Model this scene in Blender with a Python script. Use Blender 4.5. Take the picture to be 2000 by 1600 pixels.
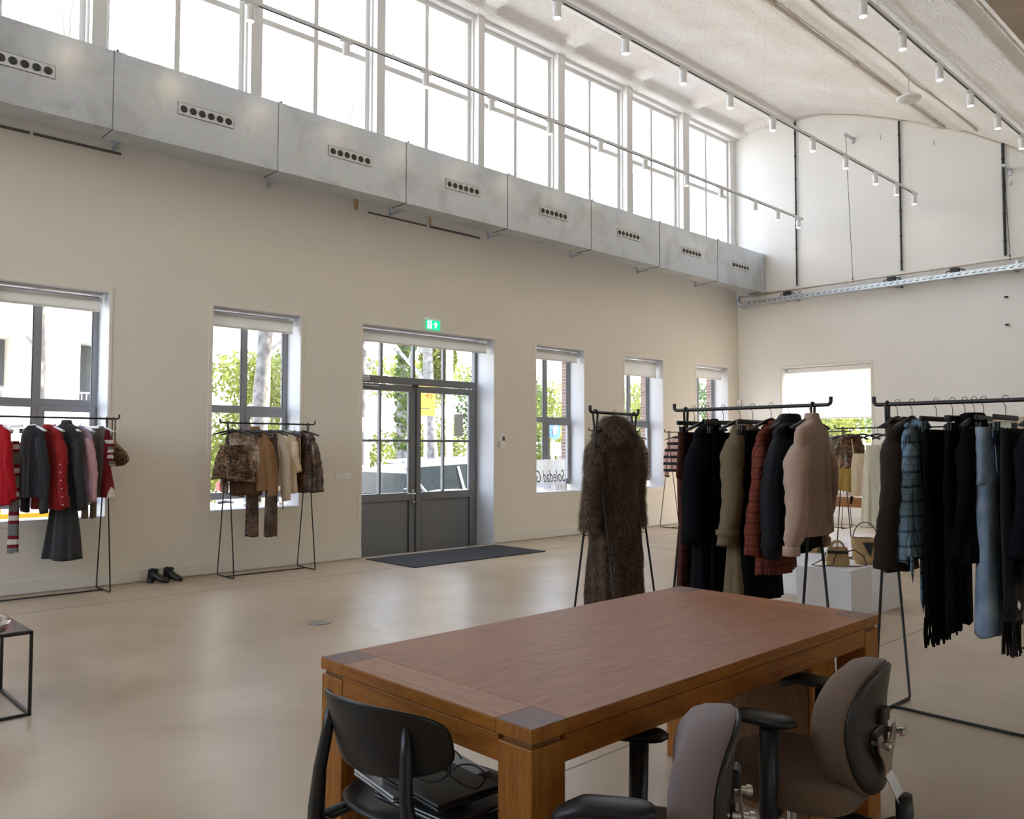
import bpy, bmesh, math, random
from math import sin, cos, pi, radians, sqrt
from mathutils import Vector, Matrix, noise
random.seed(7)
for o in list(bpy.data.objects): bpy.data.objects.remove(o)
SC = bpy.context.scene
COL = SC.collection
# ------------------------------------------------------------------ camera
cam_d = bpy.data.cameras.new('camera'); cam = bpy.data.objects.new('camera', cam_d); COL.objects.link(cam)
cam_d.sensor_width = 36; cam_d.lens = 1629/2000*36; cam_d.clip_start = .02; cam_d.clip_end = 500
def cam_matrix(yaw, pitch, roll):
    f0 = Vector((-sin(yaw), cos(yaw), 0)); r0 = Vector((cos(yaw), sin(yaw), 0)); u0 = Vector((0, 0, 1))
    f = f0*cos(pitch)+u0*sin(pitch); u = u0*cos(pitch)-f0*sin(pitch)
    r = r0*cos(roll)+u*sin(roll); u2 = u*cos(roll)-r0*sin(roll)
    return Matrix(((r.x, u2.x, -f.x, 0), (r.y, u2.y, -f.y, 0), (r.z, u2.z, -f.z, 0), (0, 0, 0, 1)))
cam.matrix_world = Matrix.Translation((0, 0, 1.42)) @ cam_matrix(radians(46.17), radians(2.516), radians(.107))
SC.camera = cam
# ------------------------------------------------------------------ world, sun, exposure
W = bpy.data.worlds.new('sky'); SC.world = W; W.use_nodes = True
wn = W.node_tree; wn.nodes.clear()
wo = wn.nodes.new('ShaderNodeOutputWorld'); wb = wn.nodes.new('ShaderNodeBackground')
sk = wn.nodes.new('ShaderNodeTexSky'); sk.sky_type = 'NISHITA'; sk.sun_disc = False
sk.sun_elevation = radians(42); sk.sun_rotation = radians(20); sk.dust_density = 2.5; sk.air_density = 1.2
mixw = wn.nodes.new('ShaderNodeMixRGB'); mixw.inputs['Fac'].default_value = .45
mixw.inputs['Color2'].default_value = (3.1, 3.2, 3.35, 1)
wn.links.new(sk.outputs[0], mixw.inputs['Color1']); wn.links.new(mixw.outputs[0], wb.inputs['Color'])
wb.inputs['Strength'].default_value = 1.5
wn.links.new(wb.outputs[0], wo.inputs['Surface'])
sun_d = bpy.data.lights.new('sun', 'SUN'); sun = bpy.data.objects.new('sun', sun_d); COL.objects.link(sun)
sun_d.energy = 15; sun_d.angle = .01; sun_d.color = (1, .93, .82)
sun.rotation_euler = Vector((.35, 1, .85)).to_track_quat('Z', 'Y').to_euler()
SC.view_settings.view_transform = 'Standard'; SC.view_settings.look = 'None'
SC.view_settings.gamma = 1; SC.view_settings.use_curve_mapping = False
SC.view_settings.exposure = 0.54
SC.cycles.use_denoising = True
SC.cycles.max_bounces = 10; SC.cycles.diffuse_bounces = 6; SC.cycles.glossy_bounces = 4; SC.cycles.transparent_max_bounces = 16
SC.cycles.sample_clamp_indirect = 8; SC.cycles.caustics_reflective = False; SC.cycles.caustics_refractive = False
# ------------------------------------------------------------------ helpers
def S(c):  # sRGB 0-255 -> linear
    return tuple(((v/255)/12.92 if v/255 <= .04045 else ((v/255+.055)/1.055)**2.4) for v in c)+(1,)
MATS = {}
def mat(name, col, rough=.6, metal=0, spec=.5, noise_amt=0, nscale=20, bump=0, bscale=100, emit=None, estr=0, coat=0, col2=None, stretch=None, sheen=0, detail=4):
    m = bpy.data.materials.new(name); m.use_nodes = True; nt = m.node_tree
    b = nt.nodes['Principled BSDF']
    c = S(col) if max(col) > 1 else tuple(col)+(1,)
    b.inputs['Base Color'].default_value = c
    b.inputs['Roughness'].default_value = rough; b.inputs['Metallic'].default_value = metal
    b.inputs['Specular IOR Level'].default_value = spec
    if coat: b.inputs['Coat Weight'].default_value = coat; b.inputs['Coat Roughness'].default_value = .2
    if sheen: b.inputs['Sheen Weight'].default_value = sheen
    if emit: b.inputs['Emission Color'].default_value = tuple(emit)+(1,); b.inputs['Emission Strength'].default_value = estr
    if noise_amt or bump or col2:
        tc = nt.nodes.new('ShaderNodeTexCoord'); src = tc.outputs['Object']
        if stretch:
            mp = nt.nodes.new('ShaderNodeMapping'); mp.inputs['Scale'].default_value = stretch
            nt.links.new(src, mp.inputs['Vector']); src = mp.outputs[0]
        if noise_amt or col2:
            n = nt.nodes.new('ShaderNodeTexNoise'); n.inputs['Scale'].default_value = nscale; n.inputs['Detail'].default_value = detail
            nt.links.new(src, n.inputs['Vector'])
            r = nt.nodes.new('ShaderNodeValToRGB'); r.color_ramp.elements[0].position = .3; r.color_ramp.elements[1].position = .7
            if col2:
                d = S(col2) if max(col2) > 1 else tuple(col2)+(1,)
            else:
                d = tuple(v*(1-noise_amt) for v in c[:3])+(1,)
            r.color_ramp.elements[0].color = d; r.color_ramp.elements[1].color = c
            nt.links.new(n.outputs['Fac'], r.inputs['Fac']); nt.links.new(r.outputs[0], b.inputs['Base Color'])
        if bump:
            n2 = nt.nodes.new('ShaderNodeTexNoise'); n2.inputs['Scale'].default_value = bscale; n2.inputs['Detail'].default_value = 3
            nt.links.new(src, n2.inputs['Vector'])
            bp = nt.nodes.new('ShaderNodeBump'); bp.inputs['Strength'].default_value = bump; bp.inputs['Distance'].default_value = .01
            nt.links.new(n2.outputs['Fac'], bp.inputs['Height']); nt.links.new(bp.outputs[0], b.inputs['Normal'])
    MATS[name] = m
    return m
class MB:
    """collects geometry; build() links it as ONE mesh object"""
    def __init__(s): s.v = []; s.f = []
    def add(s, vs, fs):
        k = len(s.v); s.v += [tuple(p) for p in vs]; s.f += [tuple(i+k for i in f) for f in fs]; return s
    def box(s, a, b, M=None):
        x0, y0, z0 = a; x1, y1, z1 = b
        if x0 > x1: x0, x1 = x1, x0
        if y0 > y1: y0, y1 = y1, y0
        if z0 > z1: z0, z1 = z1, z0
        vs = [Vector(p) for p in ((x0,y0,z0),(x1,y0,z0),(x1,y1,z0),(x0,y1,z0),(x0,y0,z1),(x1,y0,z1),(x1,y1,z1),(x0,y1,z1))]
        if M is not None: vs = [M @ p for p in vs]
        return s.add(vs, [(3,2,1,0),(4,5,6,7),(0,1,5,4),(1,2,6,5),(2,3,7,6),(3,0,4,7)])
    def tube(s, pts, r, n=8, closed=False, caps=True, flat=1.0, up=None):
        pts = [Vector(p) for p in pts]; m = len(pts)
        rs = r if isinstance(r, (list, tuple)) else [r]*m
        prev = None; rings = []
        for i, p in enumerate(pts):
            a = pts[i-1] if (i > 0 or closed) else p; c = pts[(i+1) % m] if (i < m-1 or closed) else p
            t = (c-a)
            if t.length < 1e-9: t = Vector((0, 0, 1))
            t.normalize()
            if prev is None:
                u = Vector(up) if up else (Vector((0, 0, 1)) if abs(t.z) < .9 else Vector((1, 0, 0)))
                u = (u - t*u.dot(t)).normalized()
            else:
                u = prev - t*prev.dot(t)
                if u.length < 1e-6: u = Vector((1, 0, 0)) - t*t.x
                u.normalize()
            prev = u; w = t.cross(u)
            rings.append([p + u*cos(2*pi*k/n)*rs[i]*flat + w*sin(2*pi*k/n)*rs[i] for k in range(n)])
        return s.loft(rings, closed_path=closed, caps=caps)
    def loft(s, rings, closed_path=False, caps=True, open_ring=False):
        n = len(rings[0]); m = len(rings); vs = [p for R in rings for p in R]; fs = []
        for i in range(m if closed_path else m-1):
            j = (i+1) % m
            for k in range(n-1 if open_ring else n):
                l = (k+1) % n
                fs.append((i*n+k, i*n+l, j*n+l, j*n+k))
        if caps and not closed_path:
            fs.append(tuple(range(n))[::-1]); fs.append(tuple((m-1)*n+k for k in range(n)))
        return s.add(vs, fs)
    def lathe(s, prof, c=(0,0,0), n=24, axis='Z', M=None):
        rings = []
        for r, z in prof:
            R = []
            for k in range(n):
                a = 2*pi*k/n
                p = Vector((r*cos(a), r*sin(a), z))
                if axis == 'X': p = Vector((z, r*cos(a), r*sin(a)))
                if axis == 'Y': p = Vector((r*sin(a), z, r*cos(a)))
                if M is not None: p = M @ p
                R.append(p+Vector(c))
            rings.append(R)
        return s.loft(rings)
    def prism(s, poly, vec, M=None):
        n = len(poly); a = [Vector(p) for p in poly]; v = Vector(vec); b = [p+v for p in a]
        vs = a+b
        if M is not None: vs = [M @ p for p in vs]
        return s.add(vs, [tuple(range(n))[::-1], tuple(range(n, 2*n))]+[(i, (i+1) % n, n+(i+1) % n, n+i) for i in range(n)])
    def build(s, name, m, parent=None, smooth=False, bevel=0, world=False, sub=0, seg=2):
        me = bpy.data.meshes.new(name)
        vs = s.v
        if world and parent is not None:
            o0 = parent.matrix_basis.inverted()
            vs = [tuple(o0 @ Vector(p)) for p in vs]
        me.from_pydata(vs, [], s.f); me.update()
        bm = bmesh.new(); bm.from_mesh(me); bmesh.ops.recalc_face_normals(bm, faces=bm.faces)
        bm.to_mesh(me); bm.free()
        if smooth:
            for p in me.polygons: p.use_smooth = True
        me.materials.append(m if not isinstance(m, str) else MATS[m])
        o = bpy.data.objects.new(name, me); COL.objects.link(o)
        if parent is not None: o.parent = parent
        if bevel:
            b = o.modifiers.new('bevel', 'BEVEL'); b.width = bevel; b.segments = seg; b.limit_method = 'ANGLE'; b.angle_limit = radians(40)
        if sub:
            b = o.modifiers.new('sub', 'SUBSURF'); b.levels = sub; b.render_levels = sub
        return o
def thing(name, label, cat, loc=(0,0,0), rz=0, group=None):
    o = bpy.data.objects.new(name, None); COL.objects.link(o)
    o.location = loc; o.rotation_euler = (0, 0, rz)
    o.matrix_basis = Matrix.Translation(loc) @ Matrix.Rotation(rz, 4, 'Z')
    o.empty_display_size = .1
    return tag(o, label, cat, group)
def tag(o, label, cat, group=None):
    o['label'] = label; o['category'] = cat
    if group: o['group'] = group
    return o
def struct(o): o['kind'] = 'structure'; return o
def copy_tree(root, loc=None, rz=None, label=None, group=None):
    r = root.copy(); COL.objects.link(r)
    if loc is not None: r.location = loc
    if rz is not None: r.rotation_euler = (0, 0, rz)
    if label: r['label'] = label
    if group: r['group'] = group
    for ch in list(root.children):
        c = ch.copy(); COL.objects.link(c); c.parent = r
        for g in list(ch.children):
            d = g.copy(); COL.objects.link(d); d.parent = c
    return r
def text_obj(name, body, size, m, parent, M, extrude=.0004, align='CENTER', font_shear=0):
    cu = bpy.data.curves.new(name, 'FONT'); cu.body = body; cu.size = size; cu.extrude = extrude
    cu.align_x = align; cu.align_y = 'CENTER'; cu.shear = font_shear; cu.resolution_u = 3
    t = bpy.data.objects.new(name+'_tmp', cu); COL.objects.link(t)
    bpy.context.view_layer.update()
    me = bpy.data.meshes.new_from_object(t.evaluated_get(bpy.context.evaluated_depsgraph_get()))
    bpy.data.objects.remove(t)
    me.transform(M); me.materials.clear(); me.materials.append(MATS[m] if isinstance(m, str) else m)
    o = bpy.data.objects.new(name, me); COL.objects.link(o); o.parent = parent
    return o
# ------------------------------------------------------------------ materials: surfaces
mat('wall_paint', (.82,.77,.68), .85, bump=.05, bscale=60, noise_amt=.03, nscale=1.2)
mat('wall_far', (.88,.87,.85), .85, bump=.12, bscale=14, noise_amt=.05, nscale=.8)
mat('trim_paint', (.82,.77,.69), .6)
mat('reveal_paint', (.60,.60,.62), .45)
mat('baseboard', (.78,.75,.69), .5)
mat('frame_grey', (.33,.345,.37), .45)
mat('door_grey', (.20,.205,.215), .5)
mat('clere_white', (.80,.79,.77), .5)
mat('blind', (.78,.76,.71), .8)
mat('mullion_dark', (.05,.05,.06), .5)
mat('brick', (.12,.085,.065), .9, noise_amt=.4, nscale=30)
mat('cable_black', (.02,.02,.022), .5)
mat('pipe_cream', (.72,.65,.56), .5)
mat('white_metal', (.82,.82,.82), .35)
mat('white_plastic', (.86,.86,.85), .4)
mat('steel', (.55,.56,.57), .3, metal=1)
mat('black_metal', (.018,.017,.016), .45)
mat('copper', (.55,.33,.15), .35, metal=.8)
mat('grout', (.30,.26,.22), .9)
mat('exit_green', (.0,.45,.22), .4, emit=(0,.62,.28), estr=.9)
mat('exit_white', (.9,1,.95), .4, emit=(.85,1,.92), estr=1.3)
mat('lamp_glow', (1,.93,.8), .5, emit=(1,.74,.45), estr=45)
def floor_material():
    m = mat('concrete', (.47,.415,.36), .32); nt = m.node_tree; b = nt.nodes['Principled BSDF']; L = nt.links.new
    tc = nt.nodes.new('ShaderNodeTexCoord')
    def nz(sc, det, st=None, dist=0):
        n = nt.nodes.new('ShaderNodeTexNoise'); n.inputs['Scale'].default_value = sc; n.inputs['Detail'].default_value = det
        n.inputs['Distortion'].default_value = dist
        if st:
            mp = nt.nodes.new('ShaderNodeMapping'); mp.inputs['Scale'].default_value = st[0]; mp.inputs['Rotation'].default_value = (0,0,st[1])
            L(tc.outputs['Object'], mp.inputs[0]); L(mp.outputs[0], n.inputs['Vector'])
        else: L(tc.outputs['Object'], n.inputs['Vector'])
        return n
    n1 = nz(.9, 8, dist=.6); n2 = nz(7, 10)
    r = nt.nodes.new('ShaderNodeValToRGB'); e = r.color_ramp.elements
    e[0].position = .32; e[0].color = (.41,.315,.215,1); e[1].position = .68; e[1].color = (.54,.44,.33,1)
    L(n1.outputs['Fac'], r.inputs[0])
    r2 = nt.nodes.new('ShaderNodeValToRGB'); e = r2.color_ramp.elements
    e[0].position = .2; e[0].color = (.92,.91,.90,1); e[1].position = .6; e[1].color = (1,1,1,1)
    L(n2.outputs['Fac'], r2.inputs[0])
    mx = nt.nodes.new('ShaderNodeMixRGB'); mx.blend_type = 'MULTIPLY'; mx.inputs[0].default_value = .8
    L(r.outputs[0], mx.inputs[1]); L(r2.outputs[0], mx.inputs[2]); L(mx.outputs[0], b.inputs['Base Color'])
    n3 = nz(5, 4, ((1,1,1),.0)); rr = nt.nodes.new('ShaderNodeMapRange'); rr.inputs['To Min'].default_value = .29; rr.inputs['To Max'].default_value = .40
    L(n3.outputs['Fac'], rr.inputs[0]); L(rr.outputs[0], b.inputs['Roughness'])
    n4 = nz(9, 5, ((1,.35,1),radians(-46)))
    bp = nt.nodes.new('ShaderNodeBump'); bp.inputs['Strength'].default_value = .16; bp.inputs['Distance'].default_value = .006
    L(n4.outputs['Fac'], bp.inputs['Height']); L(bp.outputs[0], b.inputs['Normal'])
    b.inputs['Specular IOR Level'].default_value = .36
floor_material()
def ceiling_material():
    m = mat('spray_plaster', (.86,.82,.77), .95); nt = m.node_tree; b = nt.nodes['Principled BSDF']; L = nt.links.new
    tc = nt.nodes.new('ShaderNodeTexCoord')
    n = nt.nodes.new('ShaderNodeTexNoise'); n.inputs['Scale'].default_value = 24; n.inputs['Detail'].default_value = 3
    n2 = nt.nodes.new('ShaderNodeTexNoise'); n2.inputs['Scale'].default_value = 1.1; n2.inputs['Detail'].default_value = 2
    L(tc.outputs['Object'], n.inputs[0]); L(tc.outputs['Object'], n2.inputs[0])
    r = nt.nodes.new('ShaderNodeValToRGB'); e = r.color_ramp.elements
    e[0].position = .3; e[0].color = (.85,.80,.74,1); e[1].position = .65; e[1].color = (.93,.91,.88,1)
    L(n2.outputs[0], r.inputs[0]); L(r.outputs[0], b.inputs['Base Color'])
    bp = nt.nodes.new('ShaderNodeBump'); bp.inputs['Strength'].default_value = .9; bp.inputs['Distance'].default_value = .03
    L(n.outputs[0], bp.inputs['Height']); L(bp.outputs[0], b.inputs['Normal'])
ceiling_material()
def galvanized():
    m = mat('galvanized', (.50,.52,.53), .38, metal=.75); nt = m.node_tree; b = nt.nodes['Principled BSDF']; L = nt.links.new
    tc = nt.nodes.new('ShaderNodeTexCoord')
    n = nt.nodes.new('ShaderNodeTexNoise'); n.inputs['Scale'].default_value = 2.2; n.inputs['Detail'].default_value = 9; n.inputs['Distortion'].default_value = .5
    v = nt.nodes.new('ShaderNodeTexVoronoi'); v.inputs['Scale'].default_value = 30
    L(tc.outputs['Object'], n.inputs[0]); L(tc.outputs['Object'], v.inputs[0])
    r = nt.nodes.new('ShaderNodeValToRGB'); e = r.color_ramp.elements
    e[0].position = .28; e[0].color = (.46,.48,.50,1); e[1].position = .5; e[1].color = (.60,.64,.68,1)
    L(n.outputs[0], r.inputs[0])
    mx = nt.nodes.new('ShaderNodeMixRGB'); mx.blend_type = 'MULTIPLY'; mx.inputs[0].default_value = .08
    L(r.outputs[0], mx.inputs[1]); L(v.outputs['Color'], mx.inputs[2]); L(mx.outputs[0], b.inputs['Base Color'])
    mr = nt.nodes.new('ShaderNodeMapRange'); mr.inputs['To Min'].default_value = .29; mr.inputs['To Max'].default_value = .36
    L(n.outputs[0], mr.inputs[0]); L(mr.outputs[0], b.inputs['Roughness'])
galvanized()
def glass_material(name, tint=(1,1,1), fac=.05):
    m = bpy.data.materials.new(name); m.use_nodes = True; nt = m.node_tree; nt.nodes.clear()
    o = nt.nodes.new('ShaderNodeOutputMaterial'); t = nt.nodes.new('ShaderNodeBsdfTransparent'); g = nt.nodes.new('ShaderNodeBsdfGlossy')
    t.inputs[0].default_value = tuple(tint)+(1,); g.inputs['Roughness'].default_value = .02
    mx = nt.nodes.new('ShaderNodeMixShader'); mx.inputs[0].default_value = fac
    nt.links.new(t.outputs[0], mx.inputs[1]); nt.links.new(g.outputs[0], mx.inputs[2]); nt.links.new(mx.outputs[0], o.inputs[0])
    MATS[name] = m; return m
glass_material('glass'); glass_material('glass_tint', (.75,.85,.85), .12)
def translucent(name, col, fac=.5, transp=0.0):
    m = bpy.data.materials.new(name); m.use_nodes = True; nt = m.node_tree; nt.nodes.clear()
    o = nt.nodes.new('ShaderNodeOutputMaterial'); d = nt.nodes.new('ShaderNodeBsdfDiffuse'); t = nt.nodes.new('ShaderNodeBsdfTranslucent')
    d.inputs[0].default_value = tuple(col)+(1,); t.inputs[0].default_value = tuple(col)+(1,)
    mx = nt.nodes.new('ShaderNodeMixShader'); mx.inputs[0].default_value = fac
    nt.links.new(d.outputs[0], mx.inputs[1]); nt.links.new(t.outputs[0], mx.inputs[2]); out = mx
    if transp:
        tr = nt.nodes.new('ShaderNodeBsdfTransparent'); m2 = nt.nodes.new('ShaderNodeMixShader'); m2.inputs[0].default_value = transp
        nt.links.new(mx.outputs[0], m2.inputs[1]); nt.links.new(tr.outputs[0], m2.inputs[2]); out = m2
    nt.links.new(out.outputs[0], o.inputs[0])
    MATS[name] = m; return m
translucent('blind_cloth', (.82,.81,.78), .45); translucent('frosted_panel', (.86,.87,.86), .5, .3)

# ================================================================== THE ROOM
XA, YB = -8.98, 14.96
Y0, X1 = -5.0, 6.5
TH = .38
def wall_with_holes(name, m, u0, u1, w0, w1, holes, place):
    """grid wall in (u,w) with rectangular holes; place(u,w,d) gives the world point, d = 0 inside .. 1 outside"""
    us = sorted({u0, u1}|{h[0] for h in holes}|{h[1] for h in holes}); ws = sorted({w0, w1}|{h[2] for h in holes}|{h[3] for h in holes})
    us = [u for u in us if u0 <= u <= u1]; ws = [w for w in ws if w0 <= w <= w1]
    b = MB()
    def inhole(u, w): return any(h[0] < u < h[1] and h[2] < w < h[3] for h in holes)
    for i in range(len(us)-1):
        for j in range(len(ws)-1):
            if inhole((us[i]+us[i+1])/2, (ws[j]+ws[j+1])/2): continue
            q = [(us[i], ws[j]), (us[i+1], ws[j]), (us[i+1], ws[j+1]), (us[i], ws[j+1])]
            for d in (0, 1): b.add([place(u, w, d) for u, w in q], [(0, 1, 2, 3)])
    for h in holes:
        q = [(h[0], h[2]), (h[1], h[2]), (h[1], h[3]), (h[0], h[3])]
        for k in range(4):
            a, c = q[k], q[(k+1) % 4]
            b.add([place(*a, 0), place(*c, 0), place(*c, 1), place(*a, 1)], [(0, 1, 2, 3)])
    o = b.build(name, m)
    bm = bmesh.new(); bm.from_mesh(o.data); bmesh.ops.remove_doubles(bm, verts=bm.verts, dist=1e-4); bmesh.ops.recalc_face_normals(bm, faces=bm.faces); bm.to_mesh(o.data); bm.free()
    return struct(o)
WZ0, WZ1 = .69, 2.985
WIN = [(1.80, 2.907), (4.0, 5.092), (9.138, 10.252), (11.30, 12.41), (13.478, 14.58)]
DOOR = (5.975, 8.255)
holesA = [(a, b, WZ0, WZ1) for a, b in WIN] + [(DOOR[0], DOOR[1], -.14, WZ1)]
wall_with_holes('wall_left', 'wall_paint', Y0, YB+.4, -.3, 5.05, holesA, lambda u, w, d: (XA-d*TH, u, w))
BW = (-8.03, -6.30, .69, 2.945)
YBW = YB+TH
wall_with_holes('wall_back', 'wall_far', XA-TH, X1, -.3, 8.4, [BW], lambda u, w, d: (u, YB+d*TH, w))
# side and rear of the hall (behind the camera), openings added for fill light
wall_with_holes('wall_right', 'wall_paint', Y0, YB, -.3, 5.3, [(-2.5,-1.5,.9,3.0),(5,5.8,.9,3.0),(10.5,11.3,.9,3.0)], lambda u, w, d: (X1+d*.3, u, w))
wall_with_holes('wall_front', 'wall_paint', XA-TH, X1, -.3, 8.4, [(-8.5,-5.9,1.6,6.9),(-5.6,-3.8,3.2,6.2)], lambda u, w, d: (u, Y0-d*.3, w))
f = MB(); f.box((XA, Y0, -.25), (X1, YB, 0)); struct(f.build('floor', 'concrete'))
f = MB(); f.box((XA-.6, DOOR[0], -.3), (XA, DOOR[1], -.12)); struct(f.build('trim_1', 'concrete'))
# floor joints
j = MB()
for x in (-8.0, -2.52): j.box((x-.004, Y0, .0002), (x+.004, YB, .0012))
for y in (2.0, 9.2): j.box((-2.52, y-.004, .0002), (X1, y+.004, .0012))
j.box((-8.0, 9.6, .0002), (-2.52, 9.606, .0012))
struct(j.build('trim_2', 'grout'))
# hairline joint lines and chases in the long wall
j = MB()
for y in (5.958, 8.27): j.box((XA-.001, y-.003, 3.05), (XA+.0006, y+.003, 4.45))
struct(j.build('trim_3', 'trim_paint'))
# wall_left chases: dark strips painted in for their shadow (under the duct)
mat('chase_shadow', (.12,.10,.085), .9)
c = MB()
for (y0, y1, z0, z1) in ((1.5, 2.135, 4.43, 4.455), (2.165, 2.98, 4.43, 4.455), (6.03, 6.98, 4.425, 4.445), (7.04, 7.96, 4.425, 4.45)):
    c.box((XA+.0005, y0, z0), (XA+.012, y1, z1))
struct(c.build('trim_4', 'chase_shadow'))
# baseboards
bb = MB()
for a, b in ((Y0, DOOR[0]-.001), (DOOR[1]+.02, YB)): bb.box((XA, a, .012), (XA+.016, b, .135))
struct(bb.build('baseboard_left', 'baseboard', bevel=.003))
bb = MB(); bb.box((XA+.02, YB-.016, .012), (X1, YB, .135)); struct(bb.build('baseboard_back', 'baseboard', bevel=.003))
# ---- ceiling: flat strip, beam and spray-plastered vault
VP = [(-9.36,7.80),(-9.1,7.80),(-8.55,7.82),(-8.0,7.82),(-7.88,7.70),(-7.72,7.72),(-7.39,7.75),(-7.1,7.69),(-6.79,7.6),(-6.5,7.51),(-6.23,7.4),(-5.96,7.30),(-5.69,7.18),(-5.5,7.10),(-5.3,7.0),(-5.15,6.89),(-5.0,6.86),(-4.88,6.80),(-4.8,6.72),(-4.68,6.71),(-4.45,6.56),(-4.1,6.34),(-3.75,6.10),(-3.5,5.92),(-3.3,5.77),(-3.12,5.68),(-2.9,5.52),(-2.7,5.37),(-2.5,5.24),(-2.34,5.12),(-2.24,5.12),(-2.02,4.90)]
def vz(x):
    for (a, za), (b, zb) in zip(VP, VP[1:]):
        if a <= x <= b: return za+(zb-za)*(x-a)/(b-a)
    return VP[-1][1]
PIER = [(.93,1.07),(2.65,2.79),(4.36,4.50),(6.10,6.23),(7.86,7.98),(9.55,9.71),(11.30,11.46),(12.98,13.19)]
RIBS = [(a+b)/2 for a, b in PIER]+[-.75, -2.5, -4.25, 14.93]
g = MB(); vs = []; fs = []
xs = [-9.36,-9.1,-9.0,-8.97,-8.93,-8.87,-8.80,-8.74,-8.70,-8.66,-8.55,-8.40,-8.25,-8.10,-8.00,-7.96,-7.93,-7.88,-7.80,-7.72,-7.67,-7.64,-7.60]
for (a, _), (b, _) in zip(VP, VP[1:]):
    if a < -7.5: continue
    k = max(1, int((b-a)/.1+.5)); xs += [a+(b-a)*i/k for i in range(k)]
xs = [x for x in xs]+[VP[-1][0]]
ys = set(Y0+(YB-Y0)*i/260 for i in range(261))
for r in RIBS:
    for d in (-.20,-.17,-.15,-.13,-.11,-.09,-.04,.04,.09,.11,.13,.15,.17,.20):
        if Y0 < r+d < YB: ys.add(r+d)
ys = sorted(ys)
def ss(t): t = max(0, min(1, t)); return t*t*(3-2*t)
for x in xs:
    for y in ys:
        z = vz(x) if x > -7.6 else 7.74
        if x <= -7.6:
            if x < -7.66 and x > -7.94: z = 7.69 - .025*(1-((x+7.80)/.14)**2)
            if x <= -7.94:
                d = min(abs(y-r) for r in RIBS)
                rec = ss((d-.10)/.09)*ss((-7.93-x)/.06)*ss((x+8.76)/.08)
                z = 7.76+.10*rec
                if x < -8.70: z = 7.76-.07*sin(min(1, max(0, (-8.66-x)/.30))*pi*.75)
                if x < -8.96: z = 7.70
        wob = noise.noise(Vector((x*1.2, y*.6, 0)))*.016+noise.noise(Vector((x*4, y*2.5, 3)))*.007
        vs.append((x, y, z+wob))
n = len(ys)
for i in range(len(xs)-1):
    for k in range(n-1): fs.append((i*n+k, i*n+k+1, (i+1)*n+k+1, (i+1)*n+k))
g.add(vs, fs); ce = struct(g.build('ceiling', 'spray_plaster', smooth=True))
g = MB(); g.box((XA-.5, Y0-.3, 8.35), (-1.9, YB+.4, 8.45)); struct(g.build('ceiling_2', 'wall_far'))
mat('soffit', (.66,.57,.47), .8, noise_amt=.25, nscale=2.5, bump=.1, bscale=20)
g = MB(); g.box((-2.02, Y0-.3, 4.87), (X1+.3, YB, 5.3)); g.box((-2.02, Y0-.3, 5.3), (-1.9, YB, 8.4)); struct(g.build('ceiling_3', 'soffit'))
# ---- clerestory (upper window band)
HZ0, HZ1 = 5.05, 7.62
p = MB()
for a, b in PIER: p.box((XA-TH, a, 5.05), (-8.90, b, 7.72))
p.box((XA-TH, 14.80, 5.05), (XA-.02, YB, 7.9)); p.box((XA-TH, Y0, 7.64), (XA+.02, YB, 8.35)); p.box((XA-TH, Y0, 5.05), (XA-TH+.05, .93, 8.35))
struct(p.build('wall_left_upper', 'clere_white', bevel=.004))
ends = [(PIER[i][1], PIER[i+1][0]) for i in range(len(PIER)-1)]+[(PIER[-1][1], 14.80)]
for i, (a, b) in enumerate(ends):
    fr = MB(); x0, x1 = -9.14, -9.06; w = .075
    fr.box((x0, a, HZ0), (x1, a+w, 7.64)); fr.box((x0, b-w, HZ0), (x1, b, 7.64)); fr.box((x0, a+w, HZ0), (x1, b-w, HZ0+.08)); fr.box((x0, a+w, 7.58), (x1, b-w, 7.64))
    mid = (a+b)/2
    fr.box((x0+.005, mid-.03, HZ0+.08), (x1-.005, mid+.03, 7.58)); fr.box((x0, a+w, 6.44), (x1, mid-.03, 6.51)); fr.box((x0, mid+.03, 6.44), (x1, b-w, 6.51))
    # inner lighter stop strips
    fr.box((x1, b-.022, HZ0), (-9.0, b, 7.64))
    o = struct(fr.build('window_%d' % (i+10), 'clere_white', bevel=.003))
    gl = MB()
    for (ya, yb) in ((a+w, mid-.03), (mid+.03, b-w)):
        for (za, zb) in ((HZ0+.08, 6.44), (6.51, 7.58)): gl.box((-9.104, ya, za), (-9.098, yb, zb))
    gl.build('pane', 'glass', o)
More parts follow.
